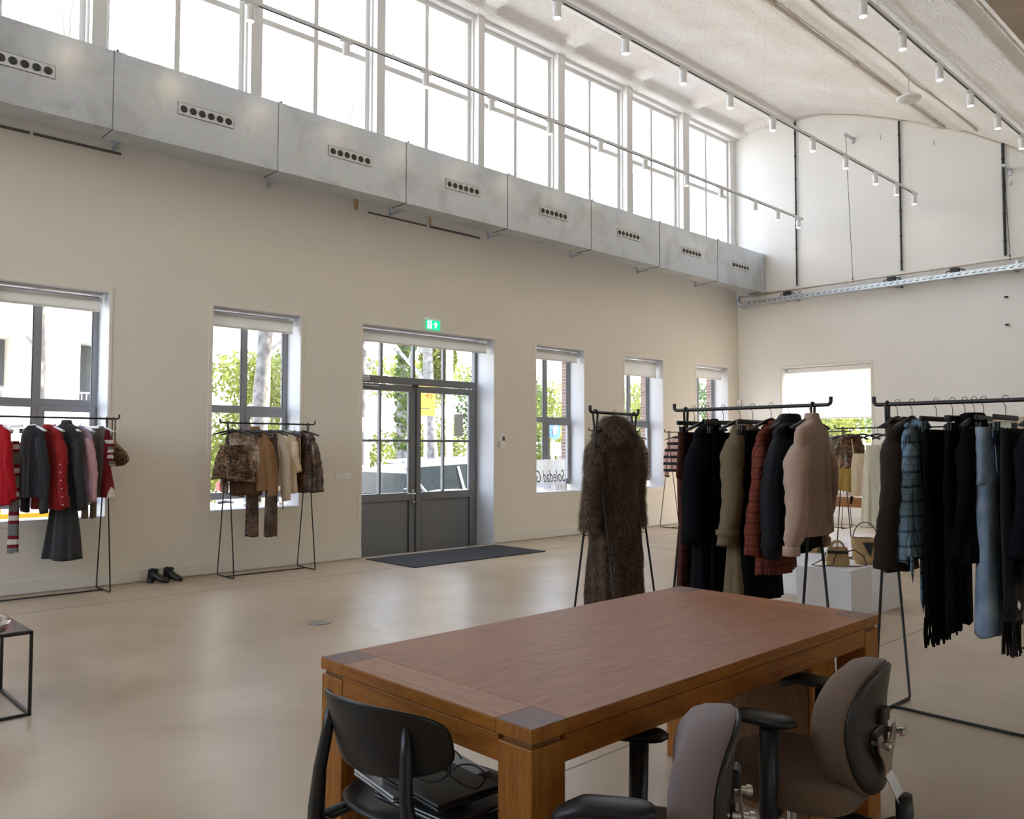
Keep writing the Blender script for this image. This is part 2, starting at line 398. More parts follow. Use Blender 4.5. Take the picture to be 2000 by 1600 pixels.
# ---- lower windows
def lower_window(idx, y0, y1, blind_z):
    x0, x1 = -9.34, -9.295
    my = y0+.515; w = .058; f = MB()
    f.box((x0, y0, WZ0+.11), (x1, y0+w, WZ1)); f.box((x0, y1-w, WZ0+.11), (x1, y1, WZ1))
    f.box((x0, y0+w, WZ1-.06), (x1, y1-w, WZ1)); f.box((x0, y0+w, WZ0+.11), (x1, y1-w, WZ0+.185))
    f.box((x0, my-.02, WZ0+.185), (x1, my+.055, WZ1-.06)); f.box((x0, y0+w, 1.80), (x1, my-.02, 1.89)); f.box((x0, my+.055, 1.80), (x1, y1-w, 1.89))
    fr = struct(f.build('window_%d' % idx, 'frame_grey', bevel=.004))
    s = MB(); a, b = my+.04, y1-.03   # opening casement, lower right
    s.box((x1, a, WZ0+.15), (x1+.022, a+.05, 1.815)); s.box((x1, b-.05, WZ0+.15), (x1+.022, b, 1.815)); s.box((x1, a+.05, WZ0+.15), (x1+.022, b-.05, WZ0+.205)); s.box((x1, a+.05, 1.76), (x1+.022, b-.05, 1.815))
    s.build('casement', 'frame_grey', fr, bevel=.004)
    h = MB(); h.box((x1+.022, a+.015, 1.22), (x1+.032, a+.037, 1.36)); h.box((x1+.03, a+.016, 1.18), (x1+.045, a+.036, 1.30)); h.build('handle', 'steel', fr, bevel=.003)
    g = MB()
    for q in ((y0+w, my-.02, 1.89, WZ1-.06), (my+.055, y1-w, 1.89, WZ1-.06), (y0+w, my-.02, WZ0+.185, 1.80), (my+.075, y1-w-.02, WZ0+.2, 1.77)):
        g.box((-9.322, q[0], q[2]), (-9.318, q[1], q[3]))
    g.build('pane', 'glass', fr)
    k = MB()   # dark glazing gaskets at the panes' right edges
    for q in ((my-.028, 1.89, WZ1-.06), (y1-w-.008, 1.89, WZ1-.06), (my-.028, WZ0+.185, 1.80)): k.box((-9.325, q[0], q[1]), (-9.30, q[0]+.008, q[2]))
    k.build('gasket', 'mullion_dark', fr)
    s = MB(); s.box((XA-TH+.06, y0, WZ0-.004), (XA+.004, y1, WZ0+.012)); s.build('window_sill', 'reveal_paint', fr, bevel=.003)
    rv = MB(); rv.box((-9.295, y0, WZ0), (XA-.001, y0+.003, WZ1)); rv.box((-9.295, y1-.003, WZ0), (XA-.001, y1, WZ1)); rv.box((-9.295, y0, WZ1-.003), (XA-.001, y1, WZ1))
    rv.build('reveal_lining', 'reveal_paint', fr)
    t = MB()
    for q in ((y0-.048, y0, WZ0-.045, WZ1+.045), (y1, y1+.03, WZ0-.045, WZ1+.045), (y0, y1, WZ1, WZ1+.045), (y0, y1, WZ0-.045, WZ0)): t.box((XA+.0005, q[0], q[2]), (XA+.006, q[1], q[3]))
    t.build('window_trim', 'trim_paint', fr, bevel=.002)
    return fr
def roller_blind(y0, y1, zb, label, ztop=WZ1):
    t = thing('roller_blind', label, 'blind', (-9.13, (y0+y1)/2, ztop), group=None)
    c = MB(); c.box((-9.165, y0+.02, ztop-.026), (-9.09, y1-.035, ztop-.005)); c.build('cassette', 'white_metal', t, world=True, bevel=.004)
    b = MB(); b.tube([(-9.127, y0+.03, ztop-.075), (-9.127, y1-.05, ztop-.075)], .028, 12); b.build('roller', 'blind', t, world=True, smooth=True)
    b = MB(); b.box((-9.099, y0+.03, zb), (-9.0965, y1-.05, ztop-.075)); b.build('fabric', 'blind_cloth', t, world=True)
    b = MB(); b.box((-9.104, y0+.028, zb-.022), (-9.092, y1-.048, zb)); b.build('bottom_bar', 'blind', t, world=True, bevel=.003)
    b = MB(); b.box((-9.15, y1-.045, ztop-.13), (-9.10, y1-.035, ztop-.03)); b.build('end_bracket', 'white_metal', t, world=True)
    return t
BL = [(2.81,'cream roller blind rolled up at the head of the leftmost window'),(2.79,'cream roller blind rolled up over the window behind the beige clothes rack'),
      (2.80,'cream roller blind at the head of the window with the lettered panel'),(2.68,'cream roller blind hanging lowest of the narrow windows right of the door'),(2.76,'cream roller blind on the last window before the room corner')]
for i, ((a, b), (zb, lb)) in enumerate(zip(WIN, BL)):
    lower_window(i+1, a, b, zb); roller_blind(a, b, zb, lb)
roller_blind(DOOR[0], DOOR[1], 2.80, 'wide cream roller blind rolled up above the grey double door')
# ---- double door
def door():
    x0, x1 = -9.42, -9.35
    f = MB(); a, b = DOOR
    f.box((x0, a, -.12), (x1, a+.05, WZ1)); f.box((x0, 8.20, -.12), (x1, b, WZ1)); f.box((x0, a+.05, 2.27), (x1, 8.20, 2.37)); f.box((x0, a+.05, 2.92), (x1, 8.20, WZ1))
    for y in (6.53, 7.075, 7.62): f.box((x0+.01, y-.02, 2.37), (x1-.005, y+.02, 2.92))
    d = struct(f.build('door_1', 'door_grey', bevel=.004))
    rv = MB(); rv.box((-9.35, b-.004, -.12), (XA-.001, b, WZ1)); rv.box((-9.35, a, -.12), (XA-.001, a+.004, WZ1)); rv.box((-9.35, a, WZ1-.004), (XA-.001, b, WZ1)); rv.build('reveal_lining', 'reveal_paint', d)
    t = MB()
    for q in ((a-.045, a, .0, WZ1+.045), (b, b+.02, 0, WZ1+.045), (a, b, WZ1, WZ1+.045)): t.box((XA+.0005, q[0], q[2]), (XA+.006, q[1], q[3]))
    t.build('door_trim', 'trim_paint', d, bevel=.002)
    g = MB()
    for q in ((a+.05, 6.51), (6.55, 7.055), (7.095, 7.60), (7.64, 8.20)): g.box((-9.39, q[0], 2.37), (-9.386, q[1], 2.92))
    g.build('pane', 'glass', d)
    for (l, r, mu) in ((6.03, 7.085, 6.51), (7.11, 8.195, 7.61)):
        lf = MB(); xa, xb = x0+.01, x1+.012
        st = .085
        lf.box((xa, l, -.11), (xb, l+st, 2.26)); lf.box((xa, r-st, -.11), (xb, r, 2.26)); lf.box((xa, l+st, 2.17), (xb, r-st, 2.26)); lf.box((xa, l+st, .67), (xb, r-st, .775)); lf.box((xa, l+st, -.11), (xb, r-st, -.04))
        lf.box((xa+.012, mu-.017, .775), (xb-.006, mu+.017, 2.17)); lf.box((xa+.012, l+st, 1.475), (xb-.006, mu-.017, 1.508)); lf.box((xa+.012, mu+.017, 1.475), (xb-.006, r-st, 1.508))
        leaf = lf.build('door_leaf', 'door_grey', d, bevel=.004)
        pn = MB(); pn.box((xa+.02, l+st, -.04), (xb-.022, r-st, .67)); pn.build('lower_panel', 'door_grey', leaf, bevel=.002)
        g = MB()
        for (ya, yb) in ((l+st, mu-.017), (mu+.017, r-st)):
            for (za, zb) in ((.775, 1.475), (1.508, 2.17)): g.box((-9.385, ya, za), (-9.381, yb, zb))
        g.build('pane', 'glass', leaf)
        k = MB()
        for (za, zb) in ((.775, 2.17), (-.04, .67)): k.box((xb-.03, r-st-.012, za), (xb-.004, r-st, zb))
        k.build('gasket', 'mullion_dark', leaf)
    k = MB(); k.box((x1+.01, 7.088, -.1), (x1+.028, 7.108, 2.24)); k.build('astragal', 'mullion_dark', d)
    k = MB(); k.box((x1+.012, 7.03, 2.235), (x1+.05, 7.12, 2.275)); k.build('top_bolt', 'black_metal', d, bevel=.004)
    k = MB(); k.box((x1+.012, 6.02, 2.285), (x1+.07, 6.29, 2.345)); k.box((x1+.012, 6.02, 2.215), (x1+.035, 6.46, 2.235)); k.build('door_closer', 'steel', d, bevel=.006)
    k = MB(); k.box((x1+.012, 7.045, .60), (x1+.02, 7.078, .82)); k.tube([(x1+.016, 7.06, .76), (x1+.065, 7.06, .76), (x1+.068, 7.045, .76), (x1+.068, 6.93, .76)], .009, 10); k.lathe([(.018,0),(.018,.02),(.012,.024)], (x1+.018, 7.06, .645), 14, 'X'); k.build('door_handle', 'steel', d, smooth=True)
    k = MB(); k.box((XA-.06, a, -.12), (XA+.0, b, -.001)); k.build('threshold', 'grout', d)
door()
# notice stuck on the door glass
mat('paper_grey', (.62,.66,.66), .7)
k = MB(); k.box((-9.3795, 7.83, 1.56), (-9.3775, 8.0, 1.89)); tag(k.build('notice', 'paper_grey'), 'pale grey paper notice on the glass of the right door leaf', 'notice')
# ---- back wall window
def back_window():
    a, b, z0, z1 = BW; y0, y1 = YB+.325, YB+.37; w = .055
    f = MB(); f.box((a, y0, z0+.1), (a+w, y1, z1)); f.box((b-w, y0, z0+.1), (b, y1, z1)); f.box((a+w, y0, z1-.06), (b-w, y1, z1)); f.box((a+w, y0, z0+.1), (b-w, y1, z0+.17))
    f.box((a+w, y0, 1.0), (b-w, y1, 1.04))
    fr = struct(f.build('window_6', 'frame_grey', bevel=.004))
    g = MB(); g.box((a+w, YB+.35, z0+.17), (b-w, YB+.354, 1.0)); g.box((a+w, YB+.35, 1.04), (b-w, YB+.354, z1-.06)); g.build('pane', 'glass', fr)
    s = MB(); s.box((a, YB-.004, z0-.004), (b, y0, z0+.012)); s.build('window_sill', 'reveal_paint', fr, bevel=.003)
    rv = MB(); rv.box((a, YB+.001, z0), (a+.003, y0, z1)); rv.box((b-.003, YB+.001, z0), (b, y0, z1)); rv.box((a, YB+.001, z1-.003), (b, y0, z1)); rv.build('reveal_lining', 'reveal_paint', fr)
    t = MB()
    for q in ((a-.03, a, z0-.045, z1+.035), (b, b+.045, z0-.045, z1+.035), (a, b, z1, z1+.035), (a, b, z0-.045, z0)): t.box((q[0], YB-.006, q[2]), (q[1], YB-.0005, q[3]))
    t.build('window_trim', 'trim_paint', fr, bevel=.002)
    t = thing('roller_blind', 'white roller blind half lowered over the bright window in the far wall', 'blind', ((a+b)/2, YB+.22, z1))
    k = MB(); k.box((a+.02, YB+.18, z1-.10), (b-.02, YB+.27, z1-.01)); k.build('cassette', 'white_metal', t, world=True, bevel=.006)
    k = MB(); k.box((a+.06, YB+.222, 1.97), (b-.05, YB+.2245, z1-.10)); k.build('fabric', 'blind_cloth', t, world=True)
    k = MB(); k.box((a+.058, YB+.216, 1.948), (b-.048, YB+.23, 1.97)); k.build('bottom_bar', 'blind', t, world=True, bevel=.003)
    k = MB(); k.tube([(b-.035, YB+.2, z1-.1), (b-.04, YB+.17, 1.9), (b-.06, YB+.17, 1.35), (b-.045, YB+.18, 1.33), (b-.03, YB+.18, 1.9), (b-.028, YB+.2, z1-.1)], .0035, 5); k.build('chain', 'steel', t, world=True)
back_window()
# ---- big galvanised air duct along the long wall
def duct():
    x0, x1, z0, z1 = -8.64, -8.34, 4.45, 5.22
    seams = [-4.3, -2.55, -.8, .93, 2.69, 4.42, 6.17, 7.92, 9.70, 11.45, 13.24, 14.95]
    t = thing('air_duct', 'long rectangular galvanised air duct running under the high windows', 'duct', (-8.49, 5.0, z0))
    for a, b in zip(seams, seams[1:]):
        m = MB(); m.box((x0, a+.003, z0), (x1, b-.003, z1)); m.build('duct_section', 'galvanized', t, world=True, bevel=.003)
    for y in seams[1:-1]:
        m = MB(); m.box((x0-.004, y-.003, z0-.004), (x1+.004, y+.10, z1+.004)); fl_ = m.build('joint_flange', 'galvanized', t, world=True, bevel=.002)
        m = MB(); m.tube([(x1-.02, y+.03, z1+.012), (x1+.002, y+.03, z1+.012)], .012, 6); m.build('flange_bolt', 'cable_black', t, world=True)
        m = MB(); m.box((x0-.0045, y-.006, z0-.006), (x1+.0046, y-.002, z1+.005)); m.build('seam_gap', 'mullion_dark', t, world=True)
    m = MB(); m.box((x0-.004, 14.83, z0-.004), (x1+.004, 14.956, z1+.004)); m.build('joint_flange', 'galvanized', t, world=True, bevel=.002)
    cent = [.12, 1.88, 3.605, 5.35, 7.10, 8.855, 10.617, 12.40, 14.03]
    for c in cent:
        m = MB(); m.box((x1-.005, c-.295, 4.782), (x1+.006, c+.295, 4.90)); g = m.build('air_grille', 'white_metal_grille', t, world=True, bevel=.001)
        k = MB(); k.box((x1-.004, c-.300, 4.777), (x1+.003, c+.300, 4.905)); k.build('grille_gap', 'mullion_dark', t, world=True)
        k = MB()
        for i in range(6):
            yy = c-.238+i*.095
            k.lathe([(.0, 0), (.036, 0), (.036, .004), (.030, .009), (.0, .009)], (x1+.006, yy, 4.841), 20, 'X')
        k.v = [(px+8.49, py-5.0, pz-z0) for px, py, pz in k.v]
        k.build('nozzle', 'nozzle_black', g)
    for y in seams[1:-1]:
        br = MB(); br.box((XA+.001, y+.2, z0+.005), (XA+.01, y+.23, 4.9)); br.box((XA+.001, y+.2, z0+.02), (x0+.02, y+.23, z0+.045)); br.build('wall_bracket', 'galvanized', t, world=True)
mat('white_metal_grille', (.70,.71,.70), .5); mat('nozzle_black', (.028,.03,.033), .55)
duct()
# ================================================================== CEILING AND WALL EQUIPMENT
def lamp_spot():
    t = thing('track_spotlight', 'x', 'spotlight')
    m = MB(); m.box((-.016, -.075, -.004), (.016, .075, .016)); m.tube([(0,.0,-.004),(0,.0,-.022)], .010, 8); m.build('adapter', 'white_plastic', t, bevel=.003)
    m = MB(); m.lathe([(.0,-.018),(.036,-.018),(.039,-.024),(.039,-.160),(.034,-.160),(.033,-.150),(0,-.150)], n=24); m.build('lamp_body', 'white_metal', t, smooth=False)
    m = MB(); m.lathe([(.0,-.157),(.030,-.157),(.033,-.152),(.0,-.150)], n=20); m.build('lamp_lens', 'lamp_glow', t)
    return t
TZ = 5.66
TR = [(-7.38, [2.55,3.60,4.67,5.72,6.73,7.76,8.77,9.79,10.85,11.83,12.90,13.68,14.45], 14.62, 'front', 'light track nearest the high windows'),
      (-5.30, [5.67,6.71,7.74,8.71,9.73,10.82,11.84,12.88,13.69,14.42], 14.55, 'middle', 'middle light track'),
      (-3.27, [7.73,8.67,9.70,10.71,11.73,12.76,13.8], 14.4, 'right', 'rightmost light track')]
first = None
for ti, (x, lys, yend, nm, desc) in enumerate(TR):
    t = thing('light_track', ['long white lighting track running just in front of the high windows','long white lighting track hanging in the middle of the vault','white lighting track hanging furthest right, cut by the frame edge'][ti], 'lighting track', (x, yend, TZ), group=None)
    m = MB(); m.box((x-.018, -1.5, TZ), (x+.018, yend, TZ+.035)); m.build('rail', 'white_metal', t, world=True, bevel=.002)
    m = MB(); m.box((x-.010, -1.5, TZ-.0015), (x+.010, yend-.02, TZ+.0005)); m.build('rail_slot', 'mullion_dark', t, world=True)
    wy = [yend-.35-k*(1.55 if k % 2 else 1.5) for k in range(8)]
    for y in wy:
        zc = vz(x)+.02
        m = MB(); m.tube([(x, y, TZ+.03), (x, y, zc)], .0018, 5); m.tube([(x, y, TZ+.03), (x, y, TZ+.075)], .006, 6); m.tube([(x, y, zc-.05),(x+.05, y, zc-.01),(x+.07,y,zc+.03)], .004, 5)
        m.build('suspension_wire', 'white_metal', t, world=True)
    for k, y in enumerate(lys):
        if first is None: first = lamp_spot(); o = first; o.location = (x, y, TZ-.018)
        else: o = copy_tree(first, (x, y, TZ-.018))
        o['label'] = 'small white cylinder spotlight clipped under the '+desc
        o['group'] = 'spotlights on the '+desc
        o['category'] = 'spotlight'
# round ceiling pipe
t = thing('ceiling_pipe', 'cream painted pipe running along the spray-plastered vault', 'pipe', (-4.96, 14.8, 6.80))
m = MB(); m.tube([(-4.96, -2, 6.80), (-4.96, 14.82, 6.80)], .026, 12); m.build('pipe_run', 'pipe_cream', t, world=True, smooth=True)
for k in range(8):
    y = 14.4-k*1.75
    m = MB(); m.tube([(-4.96, y, 6.80+.03), (-4.96+.03, y, 6.87), (-4.96, y, 6.92)], .006, 6)
    m.lathe([(.034,-.012),(.034,.012)], (-4.96, y, 6.80), 14, 'Y'); m.build('pipe_clip', 'pipe_cream', t, world=True)
m = MB(); m.lathe([(.036,-.03),(.04,-.02),(.04,.02),(.036,.03)], (-4.96, 11.45, 6.80), 14, 'Y'); m.build('pipe_coupling', 'pipe_cream', t, world=True, smooth=True)
m = MB(); m.lathe([(.012,0),(.030,.01),(.030,.06),(.02,.07)], (-4.96, 14.82, 6.78), 12); m.build('brass_valve', 'copper', t, world=True)
# smoke/wifi sensor on a rod
t = thing('ceiling_sensor', 'round white disc sensor hanging on a thin rod from the vault', 'sensor', (-4.25, 11.45, 6.13))
m = MB(); m.tube([(-4.25, 11.45, 6.13), (-4.25, 11.45, 6.52)], .008, 8); m.build('rod', 'steel', t, world=True)
m = MB(); m.lathe([(.0,6.07),(.06,6.055),(.13,6.06),(.155,6.085),(.155,6.10),(.12,6.12),(.05,6.135),(.0,6.135)], (-4.25, 11.45, 0), 32); m.build('disc', 'white_plastic', t, world=True, smooth=True)
# thin seam cracks and beads on the vault
m = MB(); m.tube([(-4.30+noise.noise(Vector((0,y*.8,1)))*.05, y, vz(-4.28)-.004) for y in [i*.4-2 for i in range(42)]], .016, 6); struct(m.build('trim_5', 'pipe_cream', smooth=True))
m = MB(); m.tube([(-2.15, y, vz(-2.15)) for y in [i*.5-4 for i in range(38)]], .02, 6); struct(m.build('trim_6', 'spray_plaster', smooth=True))
# thin arc bead where the vault meets the back wall
m = MB(); m.tube([(x, YB-.012, vz(x)-.02) for x in [-8.9+i*.2 for i in range(34)]], .014, 6); struct(m.build('trim_7', 'pipe_cream', smooth=True))
# hanging rods on the back wall
for i, (x, zt, th) in enumerate([(-7.67, 7.72, .016), (-5.72, 7.16, .017), (-4.10, 6.33, .022)]):
    m = MB(); pts = [(x, YB-.03, zt-.0)]+[(x+noise.noise(Vector((k, i, 0)))*.008, YB-.03, zt-(zt-4.5)*k/14) for k in range(1, 15)]; m.tube(pts, th, 8)
    for k in range(7): m.lathe([(th+.006,-.012),(th+.006,.012)], (x, YB-.03, zt-.25-k*.45), 8)
    o = m.build('cable_conduit', 'cable_black')
    tag(o, ['thin black vertical conduit on the far wall, nearest the high windows','thin black vertical conduit in the middle of the far wall','thickest black vertical conduit, furthest right on the far wall'][i], 'conduit')
for i, (x, zt) in enumerate([(-6.55, 7.07), (-4.01, 5.88)]):
    t = thing('pipe_hanger', ['steel arm and thin wire holding the wall pipe, left of the middle conduit','steel arm and thin wire holding the wall pipe, by the rightmost conduit'][i], 'pipe hanger', (x, YB, zt))
    m = MB(); m.box((x-.022, YB-.34, zt-.02), (x+.022, YB, zt+.02)); m.box((x-.022, YB-.02, zt-.09), (x+.022, YB, zt+.02)); m.build('arm', 'galvanized', t, world=True, bevel=.002)
    m = MB(); m.tube([(x, YB-.31, zt-.02), (x, YB-.11, 4.46)], .005, 6); m.tube([(x, YB-.11, 4.48), (x, YB-.11, 4.40)], .012, 6); m.build('wire', 'cable_black', t, world=True)
# cream pipe and perforated cable tray along the back wall
t = thing('wall_pipe', 'cream pipe running across the far wall just above the cable tray', 'pipe', (-8.9, YB-.1, 4.43))
m = MB(); m.tube([(-8.90, YB-.1, 4.43), (X1-.1, YB-.1, 4.43)], .022, 10); m.build('pipe_run', 'pipe_cream', t, world=True, smooth=True)
for k in range(8):
    x = -8.2+k*1.5
    m = MB(); m.lathe([(.03,-.012),(.03,.012)], (x, YB-.1, 4.43), 12, 'X'); m.box((x-.006, YB-.1, 4.425), (x+.006, YB, 4.435)); m.build('pipe_clip', 'pipe_cream', t, world=True)
t = thing('cable_tray', 'galvanised perforated cable tray crossing the far wall below the cream pipe', 'cable tray', (-8.6, YB-.15, 4.22))
m = MB(); m.box((-8.72, YB-.24, 4.22), (X1-.1, YB-.09, 4.226)); m.box((-8.72, YB-.243, 4.22), (X1-.1, YB-.24, 4.30)); m.box((-8.72, YB-.09, 4.22), (X1-.1, YB-.087, 4.30)); m.build('tray', 'galvanized', t, world=True)
m = MB()
for k in range(92): m.box((-8.60+k*.11, YB-.2436, 4.245), (-8.55+k*.11, YB-.2429, 4.258)); m.box((-8.57+k*.11, YB-.2436, 4.270), (-8.53+k*.11, YB-.2429, 4.278))
o = m.build('tray_slots', 'mullion_dark', t, world=True); o['kind'] = 'stuff'
for k in range(5):
    x = -7.66+k*1.85
    m = MB(); m.box((x-.02, YB-.25, 4.21), (x+.02, YB, 4.218)); m.box((x+.0, YB-.03, 4.21), (x+.04, YB, 4.40)); m.build('tray_bracket', 'galvanized', t, world=True)
# curved end of the tray below the duct
m = MB()
arc = [(-8.72-.14*sin(a), YB-.165, 4.36-.14*cos(a)) for a in [i*pi/2/8 for i in range(9)]]+[(-8.86, YB-.165, 4.44)]
m.tube(arc, .055, 8, flat=.5); m.build('tray_bend', 'galvanized', t, world=True, smooth=True)
m = MB(); m.box((-8.75, YB-.2, 4.16), (-8.62, YB-.19, 4.215)); m.tube([(-8.80, YB-.15, 4.2), (-8.7, YB-.15, 4.155), (-8.63, YB-.15, 4.19)], .006, 6); m.build('bracket_end', 'galvanized', t, world=True)
junc = None
for i, x in enumerate([-7.80, -5.84, -4.81]):
    if junc is None:
        junc = thing('junction_box', '', 'junction box', (x, YB-.165, 4.305))
        m = MB(); m.box((-.065, -.045, 0), (.065, .045, .085)); m.build('box', 'cable_black', junc, bevel=.006)
        m = MB(); m.tube([(-.06,0,.05),(-.12,0,.045),(-.15,0,.01),(-.17,0,-.03)], .009, 6); m.tube([(.06,0,.06),(.12,0,.05),(.16,0,.01)], .009, 6); m.tube([(-.04,-.02,-.02),(-.02,-.02,-.10),(.03,-.02,-.10),(.05,-.02,-.02)], .006, 6)
        m.build('cable', 'cable_black', junc, smooth=True); o = junc
    else: o = copy_tree(junc, (x, YB-.165, 4.301))
    o['label'] = ['black junction box on the cable tray nearest the room corner','black junction box on the cable tray right of the middle conduit','black junction box on the cable tray furthest to the right'][i]
# yellowed copper pipe stubs under the duct
t = thing('pipe_stub', 'bundle of three short copper pipe ends hanging below the duct', 'pipe', (XA+.05, 5.82, 4.56))
for k in range(3):
    m = MB(); m.tube([(XA+.05, 5.79+.028*k, 4.62), (XA+.05, 5.80+.022*k, 4.42)], .009, 8); m.build('stub', 'copper', t, world=True)
t = thing('pipe_stub', 'pair of copper pipe ends meeting the slot below the duct', 'pipe', (XA+.05, 7.01, 4.56))
for k in range(2):
    m = MB(); m.tube([(XA+.05, 6.995+.028*k, 4.62), (XA+.05, 6.995+.028*k, 4.44)], .008, 8); m.build('stub', 'copper', t, world=True)
# ---- exit sign over the door
t = thing('exit_sign', 'small green glowing emergency exit sign above the double door', 'exit sign', (XA, 7.10, 3.14))
m = MB(); m.box((XA, 6.96, 3.14), (XA+.055, 7.24, 3.165)); m.tube([(XA+.03, 6.99, 3.165), (XA+.03, 6.99, 3.175)], .012, 8); m.build('bracket', 'white_plastic', t, world=True, bevel=.003)
m = MB(); m.box((XA+.012, 6.985, 3.015), (XA+.030, 7.215, 3.14)); m.build('green_panel', 'exit_green', t, world=True, bevel=.002)
m = MB(); X0 = XA+.0305
m.box((X0, 6.995, 3.025), (X0+.001, 7.065, 3.13)); o = m.build('door_pictogram', 'exit_white', t, world=True)
m = MB(); X0 = XA+.032   # running figure, green on the white door
m.lathe([(0,-.0005),(.008,-.0005),(.008,.0005),(0,.0005)], (X0, 7.032, 3.118), 12, 'X')
m.prism([(X0,7.022,3.108),(X0,7.042,3.108),(X0,7.038,3.076),(X0,7.024,3.076)], (.001,0,0))
m.prism([(X0,7.026,3.08),(X0,7.036,3.08),(X0,7.05,3.055),(X0,7.062,3.052),(X0,7.06,3.046),(X0,7.044,3.046)], (.001,0,0))
m.prism([(X0,7.024,3.08),(X0,7.034,3.076),(X0,7.018,3.052),(X0,7.004,3.038),(X0,6.998,3.044),(X0,7.012,3.058)], (.001,0,0))
m.prism([(X0,7.040,3.106),(X0,7.058,3.094),(X0,7.054,3.088),(X0,7.038,3.098)], (.001,0,0)); m.prism([(X0,7.024,3.106),(X0,7.008,3.092),(X0,7.012,3.086),(X0,7.028,3.098)], (.001,0,0))
m.build('running_figure', 'exit_green', t, world=True)
m = MB(); X0 = XA+.0305; cy = 7.135
m.prism([(X0,cy-.012,3.035),(X0,cy+.012,3.035),(X0,cy+.012,3.08),(X0,cy-.012,3.08)], (.001,0,0)); m.prism([(X0,cy-.042,3.08),(X0,cy-.012,3.08),(X0,cy+.012,3.08),(X0,cy+.042,3.08),(X0,cy,3.122)], (.001,0,0))
m.build('arrow', 'exit_white', t, world=True)
# triple socket / switch plate, thermostat, corner sensor
t = thing('wall_switch', 'white triple switch plate low on the wall left of the door', 'switch', (XA, 5.70, 1.03))
m = MB(); m.box((XA, 5.585, .992), (XA+.008, 5.812, 1.078)); m.build('plate', 'white_plastic', t, world=True, bevel=.002)
for k in range(3):
    m = MB(); m.box((XA+.008, 5.593+k*.0735, .999), (XA+.013, 5.659+k*.0735, 1.071)); m.build('rocker', 'white_plastic', t, world=True, bevel=.0015)
t = thing('door_intercom', 'slim white intercom handset with a dark display right of the door', 'intercom', (XA, 8.42, 1.47))
m = MB(); m.box((XA, 8.375, 1.375), (XA+.022, 8.46, 1.565)); m.build('body', 'white_plastic', t, world=True, bevel=.004)
m = MB(); m.box((XA+.022, 8.405, 1.50), (XA+.0235, 8.455, 1.562)); m.build('display', 'mullion_dark', t, world=True)
m = MB(); m.box((XA, 8.345, 1.40), (XA+.012, 8.372, 1.50)); m.build('side_button', 'steel', t, world=True, bevel=.002)
t = thing('motion_sensor', 'white motion sensor with a thin wire in the corner of the room', 'motion sensor', (XA+.05, YB-.05, 2.3))
m = MB(); m.lathe([(.0,2.21),(.03,2.215),(.048,2.24),(.05,2.33),(.035,2.37),(0,2.375)], (XA+.06, YB-.06, 0), 16); m.build('body', 'white_plastic', t, world=True, smooth=True)
m = MB(); m.tube([(XA+.012, YB-.012, 2.36), (XA+.012, YB-.012, 4.1)], .004, 5); m.build('wire', 'trim_paint', t, world=True)
# wall crack repairs: small nail anchors on the far wall
for i, (px_, z_) in enumerate([(-6.05, 6.93), (-5.15, 6.58), (-4.0, 5.63), (-7.72, 8.0)][:3]):
    m = MB(); m.tube([(px_, YB, z_), (px_+.01, YB-.06, z_+.05), (px_+.02, YB-.065, z_+.08)], .008, 6)
    tag(m.build('wall_hook', 'galvanized'), ['small bent steel hook on the far wall between two conduits, highest one','small bent steel hook on the far wall below the vault pipe end','small bent steel hook on the far wall nearest the right frame edge'][i], 'hook')
# floor: door mat and round floor outlet
m = MB(); m.box((-8.83, 5.95, .0), (-7.84, 8.16, .011)); mat('mat_fibre', (.035,.036,.04), .95, noise_amt=.5, nscale=60, bump=.4, bscale=300)
tag(m.build('doormat', 'mat_fibre', bevel=.003), 'large dark grey doormat on the floor inside the double door', 'doormat')
t = thing('floor_outlet', 'round metal floor outlet cover set in the concrete floor', 'floor outlet', (-5.94, 3.57, 0))
m = MB(); m.lathe([(0,.0),(.085,.0),(.085,.003),(0,.003)], n=32); m.build('rim', 'mullion_dark', t)
m = MB(); m.lathe([(0,.0),(.078,.0),(.078,.005),(0,.005)], n=32); m.build('cover', 'steel', t, bevel=.001)
# picture frame on the far wall behind the right rack
mat('pale_wood', (.62,.50,.38), .6, noise_amt=.2, nscale=8, stretch=(1,1,12)); mat('picture_green', (.42,.46,.38), .6, noise_amt=.3, nscale=6)
t = thing('framed_picture', 'pale wood framed greenish picture on the far wall, mostly hidden by clothes', 'picture', (-4.4, YB, 1.7))
m = MB(); x0, x1, z0, z1 = -4.86, -3.9, 1.3, 1.90
for q in ((x0, x1, z1-.07, z1), (x0, x1, z0, z0+.07), (x0, x0+.12, z0+.07, z1-.07), (x1-.12, x1, z0+.07, z1-.07)): m.box((q[0], YB-.04, q[2]), (q[1], YB, q[3]))
m.build('frame', 'pale_wood', t, world=True, bevel=.004)
m = MB(); m.box((x0+.12, YB-.015, z0+.07), (x1-.12, YB-.01, z1-.07)); m.build('picture_panel', 'picture_green', t, world=True)
